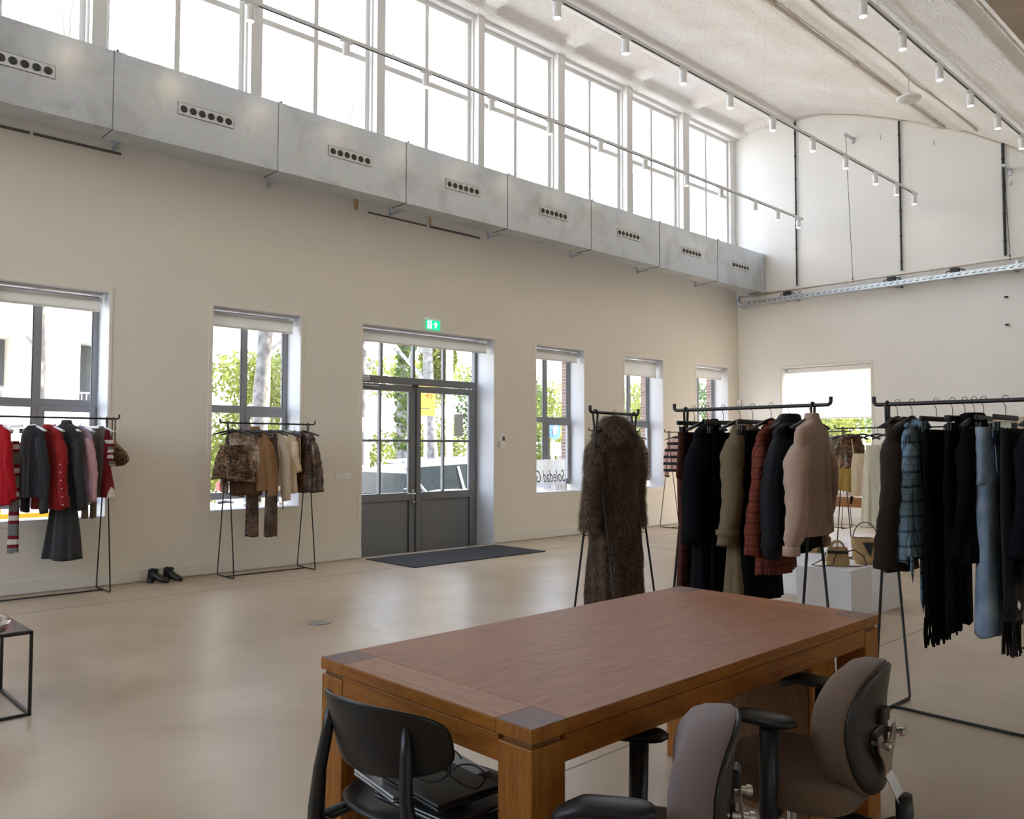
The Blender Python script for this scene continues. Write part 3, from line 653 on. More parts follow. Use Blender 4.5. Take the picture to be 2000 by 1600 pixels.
# ================================================================== FURNITURE
def wood(name, c1, c2, stretch, rough=.4, scale=6, coat=.0):
    m = mat(name, c1, rough, coat=coat, spec=.28); nt = m.node_tree; b = nt.nodes['Principled BSDF']; L = nt.links.new
    tc = nt.nodes.new('ShaderNodeTexCoord'); mp = nt.nodes.new('ShaderNodeMapping'); mp.inputs['Scale'].default_value = stretch
    L(tc.outputs['Object'], mp.inputs[0])
    n = nt.nodes.new('ShaderNodeTexNoise'); n.inputs['Scale'].default_value = scale; n.inputs['Detail'].default_value = 8; n.inputs['Distortion'].default_value = .5
    L(mp.outputs[0], n.inputs[0])
    n2 = nt.nodes.new('ShaderNodeTexNoise'); n2.inputs['Scale'].default_value = scale*5; n2.inputs['Detail'].default_value = 4; L(mp.outputs[0], n2.inputs[0])
    r = nt.nodes.new('ShaderNodeValToRGB'); e = r.color_ramp.elements
    e[0].position = .33; e[0].color = tuple(c2)+(1,); e[1].position = .66; e[1].color = tuple(c1)+(1,)
    L(n.outputs[0], r.inputs[0])
    r2 = nt.nodes.new('ShaderNodeValToRGB'); e = r2.color_ramp.elements
    e[0].position = .38; e[0].color = (.72,.68,.64,1); e[1].position = .52; e[1].color = (1,1,1,1)
    L(n2.outputs[0], r2.inputs[0])
    mx = nt.nodes.new('ShaderNodeMixRGB'); mx.blend_type = 'MULTIPLY'; mx.inputs[0].default_value = .8
    L(r.outputs[0], mx.inputs[1]); L(r2.outputs[0], mx.inputs[2]); L(mx.outputs[0], b.inputs['Base Color'])
    bp = nt.nodes.new('ShaderNodeBump'); bp.inputs['Strength'].default_value = .08; bp.inputs['Distance'].default_value = .003
    L(n2.outputs[0], bp.inputs['Height']); L(bp.outputs[0], b.inputs['Normal'])
wood('table_wood_y', (.37,.155,.065), (.29,.11,.045), (9,.7,9), .46, coat=0)
wood('table_wood_x', (.43,.20,.095), (.34,.145,.065), (.8,9,9), .46, coat=0)
wood('table_end_grain', (.21,.115,.085), (.17,.09,.065), (3,3,3), .46, 10, coat=0)
wood('oak_side_y',(.36,.13,.018), (.26,.085,.010), (9,.8,9), .42)
wood('oak_side_x',(.36,.13,.018), (.26,.085,.010), (.8,9,9), .42)
wood('oak_side_z', (.38,.15,.026), (.28,.10,.015), (9,9,.7), .42)
wood('cabinet_dark', (.21,.10,.04), (.16,.07,.028), (9,9,.7), .5)
def work_table():
    x0, x1, y0, y1, zt = -2.32, -1.39, 1.40, 3.335, .76
    t = thing('work_table', 'large brown wooden work table with square legs in the foreground', 'table', ((x0+x1)/2, (y0+y1)/2, 0))
    lw = .125; tt = .036; v = .0012
    def slab(name, a, b, side, topm):
        m = MB(); m.box((a[0], a[1], zt-tt), (b[0], b[1], zt-v)); o = m.build(name, side, t, world=True, bevel=.002)
        m = MB(); m.box((a[0]+.001, a[1]+.001, zt-v), (b[0]-.001, b[1]-.001, zt)); m.v = [(p[0]-t.location.x, p[1]-t.location.y, p[2]) for p in m.v]
        m.build('veneer', topm, o)
    slab('tabletop', (x0, y0+lw), (x1, y1-lw), 'oak_side_y', 'table_wood_y')
    for (a, b) in ((y0, y0+lw), (y1-lw, y1)):
        slab('end_board', (x0+lw, a), (x1-lw, b), 'oak_side_x', 'table_wood_x')
        for (c, d) in ((x0, x0+lw), (x1-lw, x1)): slab('corner_block', (c, a), (d, b), 'oak_side_z', 'table_end_grain')
    g = .014
    for (a, b) in ((y0+.002, y0+lw-.006), (y1-lw+.006, y1-.002)):
        for (c, d) in ((x0+.002, x0+lw-.006), (x1-lw+.006, x1-.002)):
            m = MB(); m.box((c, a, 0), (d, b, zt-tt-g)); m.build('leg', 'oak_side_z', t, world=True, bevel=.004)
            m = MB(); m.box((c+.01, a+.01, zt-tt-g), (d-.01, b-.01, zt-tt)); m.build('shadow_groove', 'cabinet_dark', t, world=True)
    za = zt-tt-.003; zb = .655
    for q in ((x1-.035, x1-.004, y0+lw-.006, y1-lw+.006, 'oak_side_y'), (x0+.004, x0+.035, y0+lw-.006, y1-lw+.006, 'oak_side_y'),
              (x0+lw-.006, x1-lw+.006, y0+.004, y0+.035, 'oak_side_x'), (x0+lw-.006, x1-lw+.006, y1-.035, y1-.004, 'oak_side_x')):
        m = MB(); m.box((q[0], q[2], zb), (q[1], q[3], za)); m.build('apron', q[4], t, world=True, bevel=.002)
work_table()
t = thing('drawer_pedestal', 'dark wooden pedestal standing under the far end of the work table', 'pedestal', (-1.78, 3.12, 0))
m = MB(); m.box((-2.06, 3.0, 0), (-1.52, 3.19, .62)); m.build('carcass', 'cabinet_dark', t, world=True, bevel=.003)
m = MB(); m.box((-1.52, 3.005, .01), (-1.502, 3.185, .61)); m.build('front_panel', 'oak_side_z', t, world=True, bevel=.002)
# ---- office chairs
mat('office_fabric', (.17,.115,.078), .95, noise_amt=.12, nscale=160, sheen=.08, bump=.15, bscale=500)
mat('office_fabric_grey', (.205,.155,.145), .95, noise_amt=.12, nscale=160, sheen=.2, bump=.15, bscale=500)
mat('black_plastic', (.008,.008,.009), .45); mat('black_shell', (.018,.015,.013), .4); mat('chrome', (.72,.72,.72), .12, metal=1)
mat('brushed_metal', (.42,.37,.34), .33, metal=.9)
def shield(w, h, n=40, p=2.6, shift=.0):
    out = []
    for k in range(n):
        a = 2*pi*k/n; ca, sa = cos(a), sin(a)
        y = (abs(ca)**(2/p))*(1 if ca >= 0 else -1)*w/2; z = (abs(sa)**(2/p))*(1 if sa >= 0 else -1)*h/2
        y *= 1.0-.16*max(0, -z/(h/2))-.12*max(0, z/(h/2))**2
        out.append((y, z))
    return out
def office_chair(name_label, loc, rz, fabric, seat_z=.44, back_c=.59, back_h=.385):
    """faces local -X ; origin under the seat"""
    t = thing('office_chair', name_label, 'chair', loc, rz)
    # seat cushion
    rings = []
    P = []
    for k in range(44):
        a = 2*pi*k/44; ca, sa = cos(a), sin(a)
        P.append(((abs(ca)**(2/3.6))*(1 if ca >= 0 else -1)*.235, (abs(sa)**(2/3.6))*(1 if sa >= 0 else -1)*.235))
    for (s, z) in ((.90,-.075),(.97,-.07),(1.0,-.055),(1.0,-.02),(.985,-.004),(.95,.004),(.85,.008),(.6,.003),(.3,-.002),(.05,-.003)):
        rings.append([Vector((x*s, y*s, seat_z+z-(.028*max(0, (-x*s-.12)/.12) if z > -.05 else 0))) for x, y in P])
    m = MB(); m.loft(rings); m.build('seat', fabric, t, smooth=True)
    m = MB(); m.box((-.17, -.15, seat_z-.095), (.17, .15, seat_z-.072)); m.build('seat_pan', 'black_plastic', t, bevel=.008)
    # back cushion: thick, curved, with a black shell behind
    bx = .18; S0 = shield(.40, back_h)
    def bend(y, z, d): return (bx+d+.05*((z)/.2)**2*(1 if z > 0 else .3)-.55*y*y-.03*z, y, back_c+z)
    rings = []
    for (s, d) in ((.05,-.052),(.5,-.052),(.82,-.046),(.94,-.03),(.99,-.005),(1.0,.02),(1.0,.052),(.975,.060),(.9,.062)):
        rings.append([Vector(bend(y*s, z*s, d)) for y, z in S0])
    m = MB(); m.loft(rings); m.build('backrest', fabric, t, smooth=True)
    rings = []
    for (s, d) in ((.93,.058),(.985,.062),(.985,.068),(.95,.076),(.8,.082),(.4,.086),(.05,.087)):
        rings.append([Vector(bend(y*s*.97, z*s*.98, d)) for y, z in S0])
    m = MB(); m.loft(rings); sh = m.build('back_shell', 'black_shell', t, smooth=True)
    # bracket plate and bolts on the shell
    xb = bx+.105
    m = MB(); m.box((bx+.075, -.035, back_c+.015), (xb+.004, .035, back_c+.06)); m.box((bx+.075, -.075, back_c-.06), (xb-.012, .075, back_c+.01)); m.build('lumbar_block', 'black_plastic', t, bevel=.01)
    pl = [(-.085,.03),(-.095,.012),(-.088,-.02),(-.05,-.055),(-.034,-.085),(-.034,-.10),(.034,-.10),(.034,-.085),(.05,-.055),(.088,-.02),(.095,.012),(.085,.03),(.06,.028),(.045,.005),(.02,-.008),(-.02,-.008),(-.045,.005),(-.06,.028)]
    m = MB(); m.prism([(xb, y, back_c-.03+z) for y, z in pl], (.006, 0, 0)); m.build('bracket_plate', 'brushed_metal', t, bevel=.0015)
    for y in (-.078, .078):
        m = MB(); m.lathe([(0,-.02),(.009,-.02),(.009,.018),(.013,.019),(.013,.03),(.010,.034),(0,.034)], (xb, y, back_c-.025), 12, 'X'); m.build('bolt', 'chrome', t, smooth=False)
    # chrome strap down to the upright
    m = MB(); z1 = back_c-.125; m.prism([(xb, -.034, z1), (xb+.006, -.034, z1), (xb+.052, -.034, z1-.09), (xb+.046, -.034, z1-.09)], (0, .068, 0)); m.build('bracket_strap', 'chrome', t, bevel=.002)
    # black upright curving under the seat
    m = MB(); pts = [(xb+.045, 0, back_c-.19), (xb+.05, 0, back_c-.25), (xb+.035, 0, back_c-.36), (xb-.0, 0, .30), (xb-.07, 0, .262), (.05, 0, .335-.02)]
    pts = [(xb+.045, 0, back_c-.185), (xb+.047, 0, back_c-.24), (xb+.040, 0, back_c-.30), (xb+.015, 0, .315), (xb-.03, 0, .29), (xb-.12, 0, .30), (.10, 0, .33)]
    m.tube(pts, [.036,.038,.038,.038,.036,.032,.03], 12, flat=.62); m.build('back_upright', 'black_plastic', t, smooth=True)
    m = MB(); m.box((-.10, -.075, .315), (.16, .075, .368)); m.box((.02, -.10, .33), (.12, .10, .36)); m.build('tilt_mechanism', 'black_plastic', t, bevel=.008)
    m = MB(); m.tube([(.03, -.08, .345), (.03, -.22, .34)], .006, 8); m.tube([(.03, -.19, .34), (.03, -.25, .338)], .011, 8); m.build('lever', 'black_plastic', t, smooth=True)
    # armrests
    for s in (-1, 1):
        y = s*.245
        m = MB(); m.tube([(.02, s*.10, .352), (.02, s*.20, .35), (.02, y, .365)], .02, 8, flat=.7); m.tube([(.02, y, .345), (.02, y, .36), (.025, y, .60)], [.03,.034,.036], 14, flat=.75, up=(1,0,0))
        m.build('armrest_post', 'black_plastic', t, smooth=True)
        rings = []
        for k in range(15):
            u = k/14; xx = -.13+.235*u
            w = .044*(max(.05, 1-abs(2*u-1)**4))**.5*(0.85+.3*u); h = .019*(max(.1, 1-abs(2*u-1)**6))**.5
            zc = .625-.03*max(0, .30-u)/.30*1.0
            rings.append([Vector((xx, y+w*cos(a), zc+h*sin(a))) for a in [2*pi*q/16 for q in range(16)]])
        m = MB(); m.loft(rings); m.build('armrest_pad', 'black_plastic', t, smooth=True)
    m = MB(); m.lathe([(.0,.13),(.026,.13),(.026,.22),(.014,.22),(.014,.32),(0,.32)], n=20); m.build('gas_lift', 'chrome', t, smooth=False)
    m = MB(); m.lathe([(0,.07),(.045,.07),(.04,.13),(0,.13)], n=20)
    m.build('base_hub', 'black_plastic', t)
    for k in range(5):
        a = 2*pi*k/5+.3; c, s_ = cos(a), sin(a)
        m = MB(); m.tube([(0,0,.10), (c*.15, s_*.15, .095), (c*.29, s_*.29, .075)], [.03,.024,.018], 8, flat=.8); leg = m.build('base_arm', 'black_plastic', t, smooth=True)
        m = MB(); R = Matrix.Rotation(a+.6, 4, 'Z'); m.lathe([(.0,-.02),(.026,-.02),(.028,-.014),(.028,-.004),(.02,-.002),(.02,.002),(.028,.004),(.028,.014),(.026,.02),(0,.02)], (c*.29, s_*.29, .028), 16, 'X', R)
        m.tube([(c*.29, s_*.29, .03), (c*.29, s_*.29, .075)], .008, 8); m.build('caster', 'black_plastic', leg)
    return t
office_chair('brown office swivel chair at the far end of the table, black back shell showing', (-1.32, 2.49, 0), radians(8), 'office_fabric')
office_chair('grey-brown office swivel chair nearest the camera, seen edge-on', (-1.335, 1.66, 0), radians(33), 'office_fabric_grey')
# ---- black plywood chair
mat('black_wood', (.006,.006,.007), .38, noise_amt=.2, nscale=14, stretch=(1,1,6))
def ply_chair():
    """back towards local -Y, origin under seat centre"""
    t = thing('side_chair', 'black plywood side chair with a wide curved backrest pushed under the table end', 'chair', (-1.855, 1.50, 0), radians(6))
    # backrest: curved shell
    W2, H = .265, .202; zc = .685
    def P(u, v, d):   # u,v in -1..1
        ang = u*.80
        R = .345
        y = -.30+R*(1-cos(ang))*1.15; x = R*sin(ang)*.93
        return Vector((x, y+d-.10*v*.18*0-.03*(v), zc+H/2*v+.02*(1-u*u)*0))
    S0 = []
    for k in range(48):
        a = 2*pi*k/48; ca, sa = cos(a), sin(a)
        u = (abs(ca)**(2/3.0))*(1 if ca >= 0 else -1); v = (abs(sa)**(2/3.4))*(1 if sa >= 0 else -1)
        v *= 1.0-.12*abs(u)
        S0.append((u, v))
    rings = []
    for (s, d) in ((.02,.006),(.25,.006),(.5,.006),(.75,.006),(.93,.006),(.985,.005),(1.0,.0),(.985,-.005),(.93,-.006),(.75,-.006),(.5,-.006),(.25,-.006),(.02,-.006)):
        rings.append([P(u*s, v*s, d) for u, v in S0])
    m = MB(); m.loft(rings); m.build('backrest', 'black_wood', t, smooth=True)
    rings = []
    S1 = []
    for k in range(48):
        a = 2*pi*k/48; ca, sa = cos(a), sin(a)
        S1.append(((abs(ca)**(2/2.8))*(1 if ca >= 0 else -1)*.245, (abs(sa)**(2/2.8))*(1 if sa >= 0 else -1)*.225))
    for (s, d) in ((.02,-.012),(.3,-.010),(.6,-.004),(.85,.004),(.97,.010),(1.0,.006),(.985,0),(.85,-.008),(.6,-.016),(.3,-.022),(.02,-.024)):
        rings.append([Vector((x*s, y*s-.01, .45+d)) for x, y in S1])
    m = MB(); m.loft(rings); m.build('seat', 'black_wood', t, smooth=True)
    for s in (-1, 1):
        x = s*.205
        m = MB(); pts = [(x*.72, -.262, .735), (x*.75, -.268, .66), (x*.82, -.280, .56), (x*.92, -.275, .45), (x*.98, -.27, .35), (x*1.08, -.31, .16), (x*1.16, -.35, .0)]
        m.tube(pts, [.012,.018,.020,.026,.026,.020,.014], 10, flat=.8, up=(0,1,0)); m.build('rear_leg', 'black_wood', t, smooth=True)
        m = MB(); m.tube([(x*.95, .20, .43), (x*1.02, .21, .30), (x*1.12, .235, .0)], [.022,.019,.013], 10); m.build('front_leg', 'black_wood', t, smooth=True)
        m = MB(); m.tube([(x*1.03, -.27, .405), (x, -.05, .41), (x*.96, .19, .405)], [.024,.018,.02], 8, flat=.7, up=(0,0,1)); m.build('side_rail', 'black_wood', t, smooth=True)
    m = MB(); m.tube([(-.205, -.272, .405), (0, -.24, .41), (.205, -.272, .405)], [.026,.018,.026], 8, flat=.8); m.build('rear_rail', 'black_wood', t, smooth=True)
    return t
ply_chair()
# ---- laptops piled on the black chair
mat('laptop_silver', (.42,.44,.47), .35, metal=.8); mat('laptop_black', (.012,.012,.014), .4); mat('laptop_dark', (.10,.095,.095), .3, metal=.6)
def laptop(label, loc, rz, w, d, h, m_, tilt=0):
    t = thing('laptop', label, 'laptop', loc, rz)
    if tilt: t.rotation_euler = (0, tilt, rz)
    a = MB(); a.box((-w/2, -d/2, 0), (w/2, d/2, h*.55)); a.build('base', m_, t, bevel=.004)
    a = MB(); a.box((-w/2, -d/2, h*.60), (w/2, d/2, h)); a.build('lid', m_, t, bevel=.004)
    a = MB(); a.box((-w/2+.02, d/2-.012, h*.45), (w/2-.02, d/2-.002, h*.7)); a.build('hinge', 'laptop_black', t)
laptop('dark laptop lying lowest in the pile on the black chair', (-1.79, 1.46, .458), radians(4), .31, .22, .022, 'laptop_dark')
laptop('closed silver laptop in the pile, sticking out to the left', (-1.92, 1.49, .481), radians(-8), .24, .31, .018, 'laptop_silver')
laptop('closed black laptop on top of the pile on the black chair', (-1.79, 1.45, .500), radians(-4), .27, .20, .020, 'laptop_black')
def cable(label, seed, z0, c, mt='cable_black'):
    rnd = random.Random(seed); pts = []
    x, y = c
    for k in range(26):
        a = k*.55+seed; r = .05+.035*sin(k*.9+seed)
        pts.append(Vector((x+r*cos(a)*1.4+.004*k-.05, y+r*sin(a), z0+.012+abs(sin(k*.7+seed))*.028)))
    sm = []
    for i in range(len(pts)-1):
        p0, p1, p2, p3 = pts[max(0,i-1)], pts[i], pts[i+1], pts[min(len(pts)-1,i+2)]
        for q in range(5):
            u = q/5
            sm.append(.5*((2*p1)+(p2-p0)*u+(2*p0-5*p1+4*p2-p3)*u*u+(3*p1-p0-3*p2+p3)*u**3))
    m = MB(); m.tube(sm, .0022, 6)
    tag(m.build('charging_cable', mt, smooth=True), label, 'cable')
mat('cable_grey', (.10,.10,.10), .5)
cable('tangled thin black charging cable on the top laptop', 1, .520, (-1.80, 1.46))
cable('looped grey charging cable resting at the left edge of the laptop pile', 4, .520, (-1.92, 1.42), 'cable_grey')
# ---- wire side table at the left edge with a wrapped parcel
t = thing('side_table', 'low black wire side table with a shiny top at the left edge', 'side table', (-5.27, .98, 0))
x0, x1, y0, y1, zt, r = -5.575, -4.97, .70, 1.255, .44, .0075
for (x, y) in ((x0, y0), (x1, y0), (x0, y1), (x1, y1)):
    m = MB(); m.box((x-r, y-r, 0), (x+r, y+r, zt)); m.build('leg', 'black_metal', t, world=True)
for z in (r, zt-r):
    m = MB()
    m.box((x0, y0-r, z-r), (x1, y0+r, z+r)); m.box((x0, y1-r, z-r), (x1, y1+r, z+r)); m.box((x0-r, y0, z-r), (x0+r, y1, z+r)); m.box((x1-r, y0, z-r), (x1+r, y1, z+r))
    m.build('frame_ring', 'black_metal', t, world=True)
mat('dark_gloss', (.10,.085,.07), .08, coat=1)
m = MB(); m.box((x0, y0, zt-.004), (x1, y1, zt+.004)); m.build('top', 'dark_gloss', t, world=True)
mat('parcel_brown', (.50,.24,.08), .25, noise_amt=.6, nscale=14, stretch=(1,8,1), coat=.8); mat('cellophane', (.9,.88,.82), .12, spec=.8)
t = thing('wrapped_parcel', 'brown golden parcel in crinkled clear wrap lying on the wire side table', 'parcel', (-5.27, 1.0, zt+.005))
rings = []
for k in range(13):
    u = k/12; xx = -.20+.42*u; h = .012+.035*sin(pi*u)**.7; w = .17*(.5+.5*sin(pi*u)**.5)
    rings.append([Vector((xx, w*cos(a), h+h*.9*sin(a)+.004*noise.noise(Vector((xx*30, a*2, 0))))) for a in [2*pi*q/20 for q in range(20)]])
m = MB(); m.loft(rings); m.build('contents', 'parcel_brown', t, smooth=True)
m = MB(); rnd = random.Random(3)
for k in range(46):
    a = 2*pi*k/46; b = 2*pi*(k+1)/46
    def q(a, rr, z): return (rr*1.32*cos(a), rr*sin(a), z)
    m.add([q(a, .155, .006), q(b, .155, .006), q(b, .195+rnd.random()*.03, .004+rnd.random()*.03), q(a, .195+rnd.random()*.03, .004+rnd.random()*.02)], [(0,1,2,3)])
m.build('clear_wrap', 'cellophane', t)
# ---- white plinths and straw bags
mat('plinth_white', (.74,.73,.74), .55)
for lb, a, b in (('white plinth carrying the small straw handbag, nearest the table', (-3.36, 6.46, 0), (-2.9, 6.84, .45)),
                 ('large white plinth carrying the straw bucket bag', (-3.475, 7.28, 0), (-3.005, 7.68, .375)),
                 ('white plinth at the back, half hidden behind the one with the straw handbag', (-4.10, 7.55, 0), (-3.66, 7.95, .40))):
    m = MB(); m.box((0,0,0), tuple(q-p for p, q in zip(a, b))); o = m.build('display_plinth', 'plinth_white', bevel=.003); o.location = a
    tag(o, lb, 'plinth')
mat('straw', (.66,.43,.19), .8, noise_amt=.45, nscale=22, stretch=(1,1,5), bump=.8, bscale=140); mat('bag_leather', (.012,.011,.011), .45)
def straw_bag(label, loc, rz, w, d, h, taper, handles, strap=False):
    t = thing('straw_bag', label, 'bag', loc, rz)
    rings = []; N = 32
    for k in range(16):
        u = k/15; z = h*u; s = 1-taper*(1-u)**2 if taper > 0 else 1+taper*u
        s *= (.9+.1*min(1, u*5))
        rings.append([Vector((w/2*s*(abs(cos(a))**.7)*(1 if cos(a) > 0 else -1), d/2*s*(abs(sin(a))**.7)*(1 if sin(a) > 0 else -1), z+.003*sin(k*3+a*9))) for a in [2*pi*q/N for q in range(N)]])
    inner = [[Vector((p.x*.93, p.y*.9, p.z)) for p in R] for R in reversed(rings[5:])]
    m = MB(); m.loft(rings+inner); m.build('basket', 'straw', t, smooth=True)
    for y in handles:
        m = MB(); m.tube([Vector((w*.26*cos(a), y, h*.95+ (h*.38)*sin(a))) for a in [pi*q/12 for q in range(13)]], .007, 8); m.build('handle', 'straw', t, smooth=True)
    return t
b1 = straw_bag('small straw handbag with a looped black strap on the near white plinth', (-3.10, 6.66, .451), radians(28), .19, .10, .15, -.2, (-.04, .04))
m = MB(); m.tube([(-.09,-.045,.11),(-.13,-.09,.05),(-.20,-.10,.012),(-.14,-.13,.008),(-.04,-.085,.01),(-.03,-.062,.06),(.0,-.058,.115)], .005, 6); m.tube([(.08,0,.12),(.13,.02,.13),(.2,.03,.08),(.22,.0,.012),(.15,-.05,.008),(.08,-.06,.008)], .005, 6); m.build('strap', 'bag_leather', b1, smooth=True)
m = MB(); m.box((-.08,-.055,.105), (.08,.055,.125)); m.build('closure', 'bag_leather', b1, bevel=.005)
b2 = straw_bag('straw bucket bag with black leather flap and handle on the large white plinth', (-3.22, 7.47, .376), radians(30), .24, .18, .23, .22, ())
m = MB(); m.tube([Vector((.105*cos(a), 0, .21+.16*sin(a))) for a in [pi*q/14 for q in range(15)]], .009, 8, flat=.5); m.build('handle', 'bag_leather', b2, smooth=True)
m = MB(); m.add([(-.03,-.095,.20),(.05,-.094,.20),(.03,-.098,.07),(.03,-.103,.068),(-.035,-.10,.2),(.055,-.10,.2)], [(0,1,2),(4,3,5),(0,2,3,4),(1,5,3,2),(0,4,5,1)]); m.build('leather_flap', 'bag_leather', b2)
m = MB(); m.box((.085,-.075,.01), (.115,-.03,.21)); m.build('side_strip', 'bag_leather', b2, bevel=.005)
b3 = straw_bag('tall straw bag with a black side strip on the rear plinth, behind the beige sweater', (-3.84, 7.72, .401), radians(20), .17, .10, .24, .15, ())
m = MB(); m.box((.07,-.055,.0), (.095,.055,.23)); m.build('side_strip', 'bag_leather', b3, bevel=.005)
# ---- background wooden table near the far wall
t = thing('display_table', 'orange-brown wooden display table near the far wall behind the racks', 'table', (-5.2, 12.0, 0))
wood('orange_wood', (.42,.18,.05), (.33,.13,.035), (.8,9,9), .4)
m = MB(); m.box((-6.4, 11.3, .69), (-4.45, 12.3, .73)); m.build('tabletop', 'table_wood_x', t, world=True, bevel=.003)
m = MB(); m.box((-6.38, 11.32, .59), (-4.47, 11.36, .69)); m.build('apron', 'orange_wood', t, world=True)
m = MB(); m.box((-6.38, 12.24, .59), (-4.47, 12.28, .69)); m.build('apron', 'orange_wood', t, world=True)
for x in (-6.35, -4.58):
    for y in (11.37, 12.15):
        m = MB(); m.box((x, y, 0), (x+.08, y+.08, .69)); m.build('leg', 'orange_wood', t, world=True)
# ---- pair of black ankle boots by the baseboard
mat('boot_leather', (.008,.008,.009), .35)
def boot(label, loc, rz):
    t = thing('ankle_boot', label, 'boot', loc, rz, None)
    rings = []
    for (x, w, h, zb) in ((-.085,.020,.02,.05),(-.07,.034,.055,.035),(-.04,.037,.06,.03),(-.01,.038,.055,.025),(.03,.040,.040,.015),(.07,.043,.032,.008),(.105,.040,.026,.006),(.13,.028,.02,.006),(.142,.012,.012,.008)):
        rings.append([Vector((x, w*cos(a), zb+h+h*sin(a))) for a in [2*pi*q/18 for q in range(18)]])
    m = MB(); m.loft(rings); m.build('vamp', 'boot_leather', t, smooth=True)
    m = MB(); rr = []
    for (z, a_, b_) in ((.06,.052,.034),(.10,.048,.034),(.135,.047,.037),(.14,.05,.04),(.14,.04,.03),(.09,.036,.026)):
        rr.append([Vector((-.03+a_*cos(a), b_*sin(a), z)) for a in [2*pi*q/18 for q in range(18)]])
    m.loft(rr); m.build('shaft', 'boot_leather', t, smooth=True)
    m = MB(); m.prism([(-.085,-.03,.0),(-.03,-.03,.0),(-.025,-.03,.05),(-.088,-.03,.05)], (0,.06,0)); m.build('heel', 'boot_leather', t, bevel=.006)
    m = MB(); m.lathe([(.050,.112),(.053,.118),(.053,.128),(.050,.134)], (-.03,0,0), 18); m.tube([(-.03+.05, -.03, .12), (-.0, -.055, .11)], .006, 6); m.build('ankle_strap', 'boot_leather', t, smooth=True)
boot('left black ankle boot of the pair standing by the baseboard', (-8.83, 3.37, 0), radians(38))
boot('right black ankle boot of the pair standing by the baseboard', (-8.84, 3.53, 0), radians(30))
# ---- lettered panel in the third window
m = MB(); m.box((-9.16, 9.145, .71), (-9.156, 9.99, 1.21)); pan = thing('lettered_panel', 'white translucent panel with thin mirrored handwriting on the window ledge', 'panel', (-9.158, 9.56, .705))
m.build('panel', 'frosted_panel', pan, world=True)
mat('script_grey', (.16,.17,.18), .6)
o = text_obj('lettering', 'Soledad Genl', .205, 'script_grey', pan, Matrix.Translation((.0035, 0, .23)) @ Matrix(((0,0,1,0),(-1,0,0,0),(0,1,0,0),(0,0,0,1))) @ Matrix.Scale(.78, 4, (1,0,0)) @ Matrix.Scale(1.35, 4, (0,1,0)), font_shear=.35)
# ================================================================== CLOTHES RACKS AND CLOTHES
def rack(label, p0, p1, z, legs=(.08, .92), bar_r=.0095, half=.20, lower=True, group=None):
    """p0,p1 = bar ends (x,y); built in local coords with the bar along local X"""
    p0, p1 = Vector(p0), Vector(p1); L_ = (p1-p0).length; ang = math.atan2(p1.y-p0.y, p1.x-p0.x)
    c = (p0+p1)/2
    t = thing('clothes_rack', label, 'clothes rack', (c.x, c.y, 0), ang, group)
    h = L_/2
    m = MB(); R = .022
    cv = [Vector((-h, 0, z+.045)), Vector((-h, 0, z+R))]+[Vector((-h+R-R*cos(a), 0, z+R-R*sin(a))) for a in [pi/2*q/5 for q in range(1, 6)]]
    cv2 = [Vector((-p.x, 0, p.z)) for p in reversed(cv)]
    m.tube(cv+cv2, bar_r, 10); m.build('top_bar', 'black_metal', t, smooth=True)
    for s in legs:
        x = -h+s*L_; r = bar_r*.72
        top = [Vector((x, .019*sin(a), z-.012+.027*cos(a))) for a in [-pi*.55+pi*1.1*q/10 for q in range(11)]]
        m = MB()
        cross = z-.21
        A = [Vector((x, half, .012)), Vector((x, half-.005, .03)), Vector((x-.004, 0, cross))]
        B = [Vector((x+.004, 0, cross)), Vector((x, -half+.005, .03)), Vector((x, -half, .012))]
        path = [Vector((x, half, .022))]+[Vector((x-.006, .0, cross))]+top+[Vector((x+.006, .0, cross))]+[Vector((x, -half, .022))]+[Vector((x, -half+.012, .0085)), Vector((x, half-.012, .0085))]
        m.tube(path, r, 8, closed=True, caps=False); m.build('leg_loop', 'black_metal', t, smooth=True)
    if lower:
        m = MB(); m.tube([(-h+legs[0]*L_, 0, .0085), (-h+legs[-1]*L_, 0, .0085)], bar_r*.72, 8); m.build('lower_bar', 'black_metal', t, smooth=True)
    return t
RK = 'same black wire clothes racks'
rack('black wire clothes rack at the left edge holding red, grey and pink clothes', (-8.72, 1.50), (-8.72, 2.935), 1.684)
rack('black wire clothes rack by the window holding beige, camel and leopard clothes', (-8.68, 3.96), (-8.68, 5.12), 1.668)
rack('short black wire clothes rack carrying only the long fur coat', (-3.74, 4.33), (-3.86, 5.02), 1.655, legs=(.10, .90), bar_r=.011, half=.21)
rack('black wire clothes rack behind the table with dark coats and a beige sweater', (-3.21, 4.56), (-2.12, 4.50), 1.655, legs=(.085, .90), bar_r=.011, half=.21)
rack('black wire clothes rack at the right edge with scarves and jeans', (-1.965, 4.70), (-.72, 4.66), 1.655, legs=(.06, .94), bar_r=.011, half=.22)
rack('black wire clothes rack further back with the sequin and cream dresses', (-4.86, 10.42), (-3.35, 10.30), 1.655, legs=(.07, .9))
rack('black wire clothes rack against the long wall behind the fur coat', (-8.62, 9.95), (-8.62, 11.25), 1.67)
rack('black wire clothes rack against the long wall in the far corner, with a striped sweater', (-8.62, 11.95), (-8.62, 13.6), 1.67)
rack('black wire clothes rack along the far wall beneath the blind window', (-8.05, 14.3), (-6.35, 14.3), 1.69)
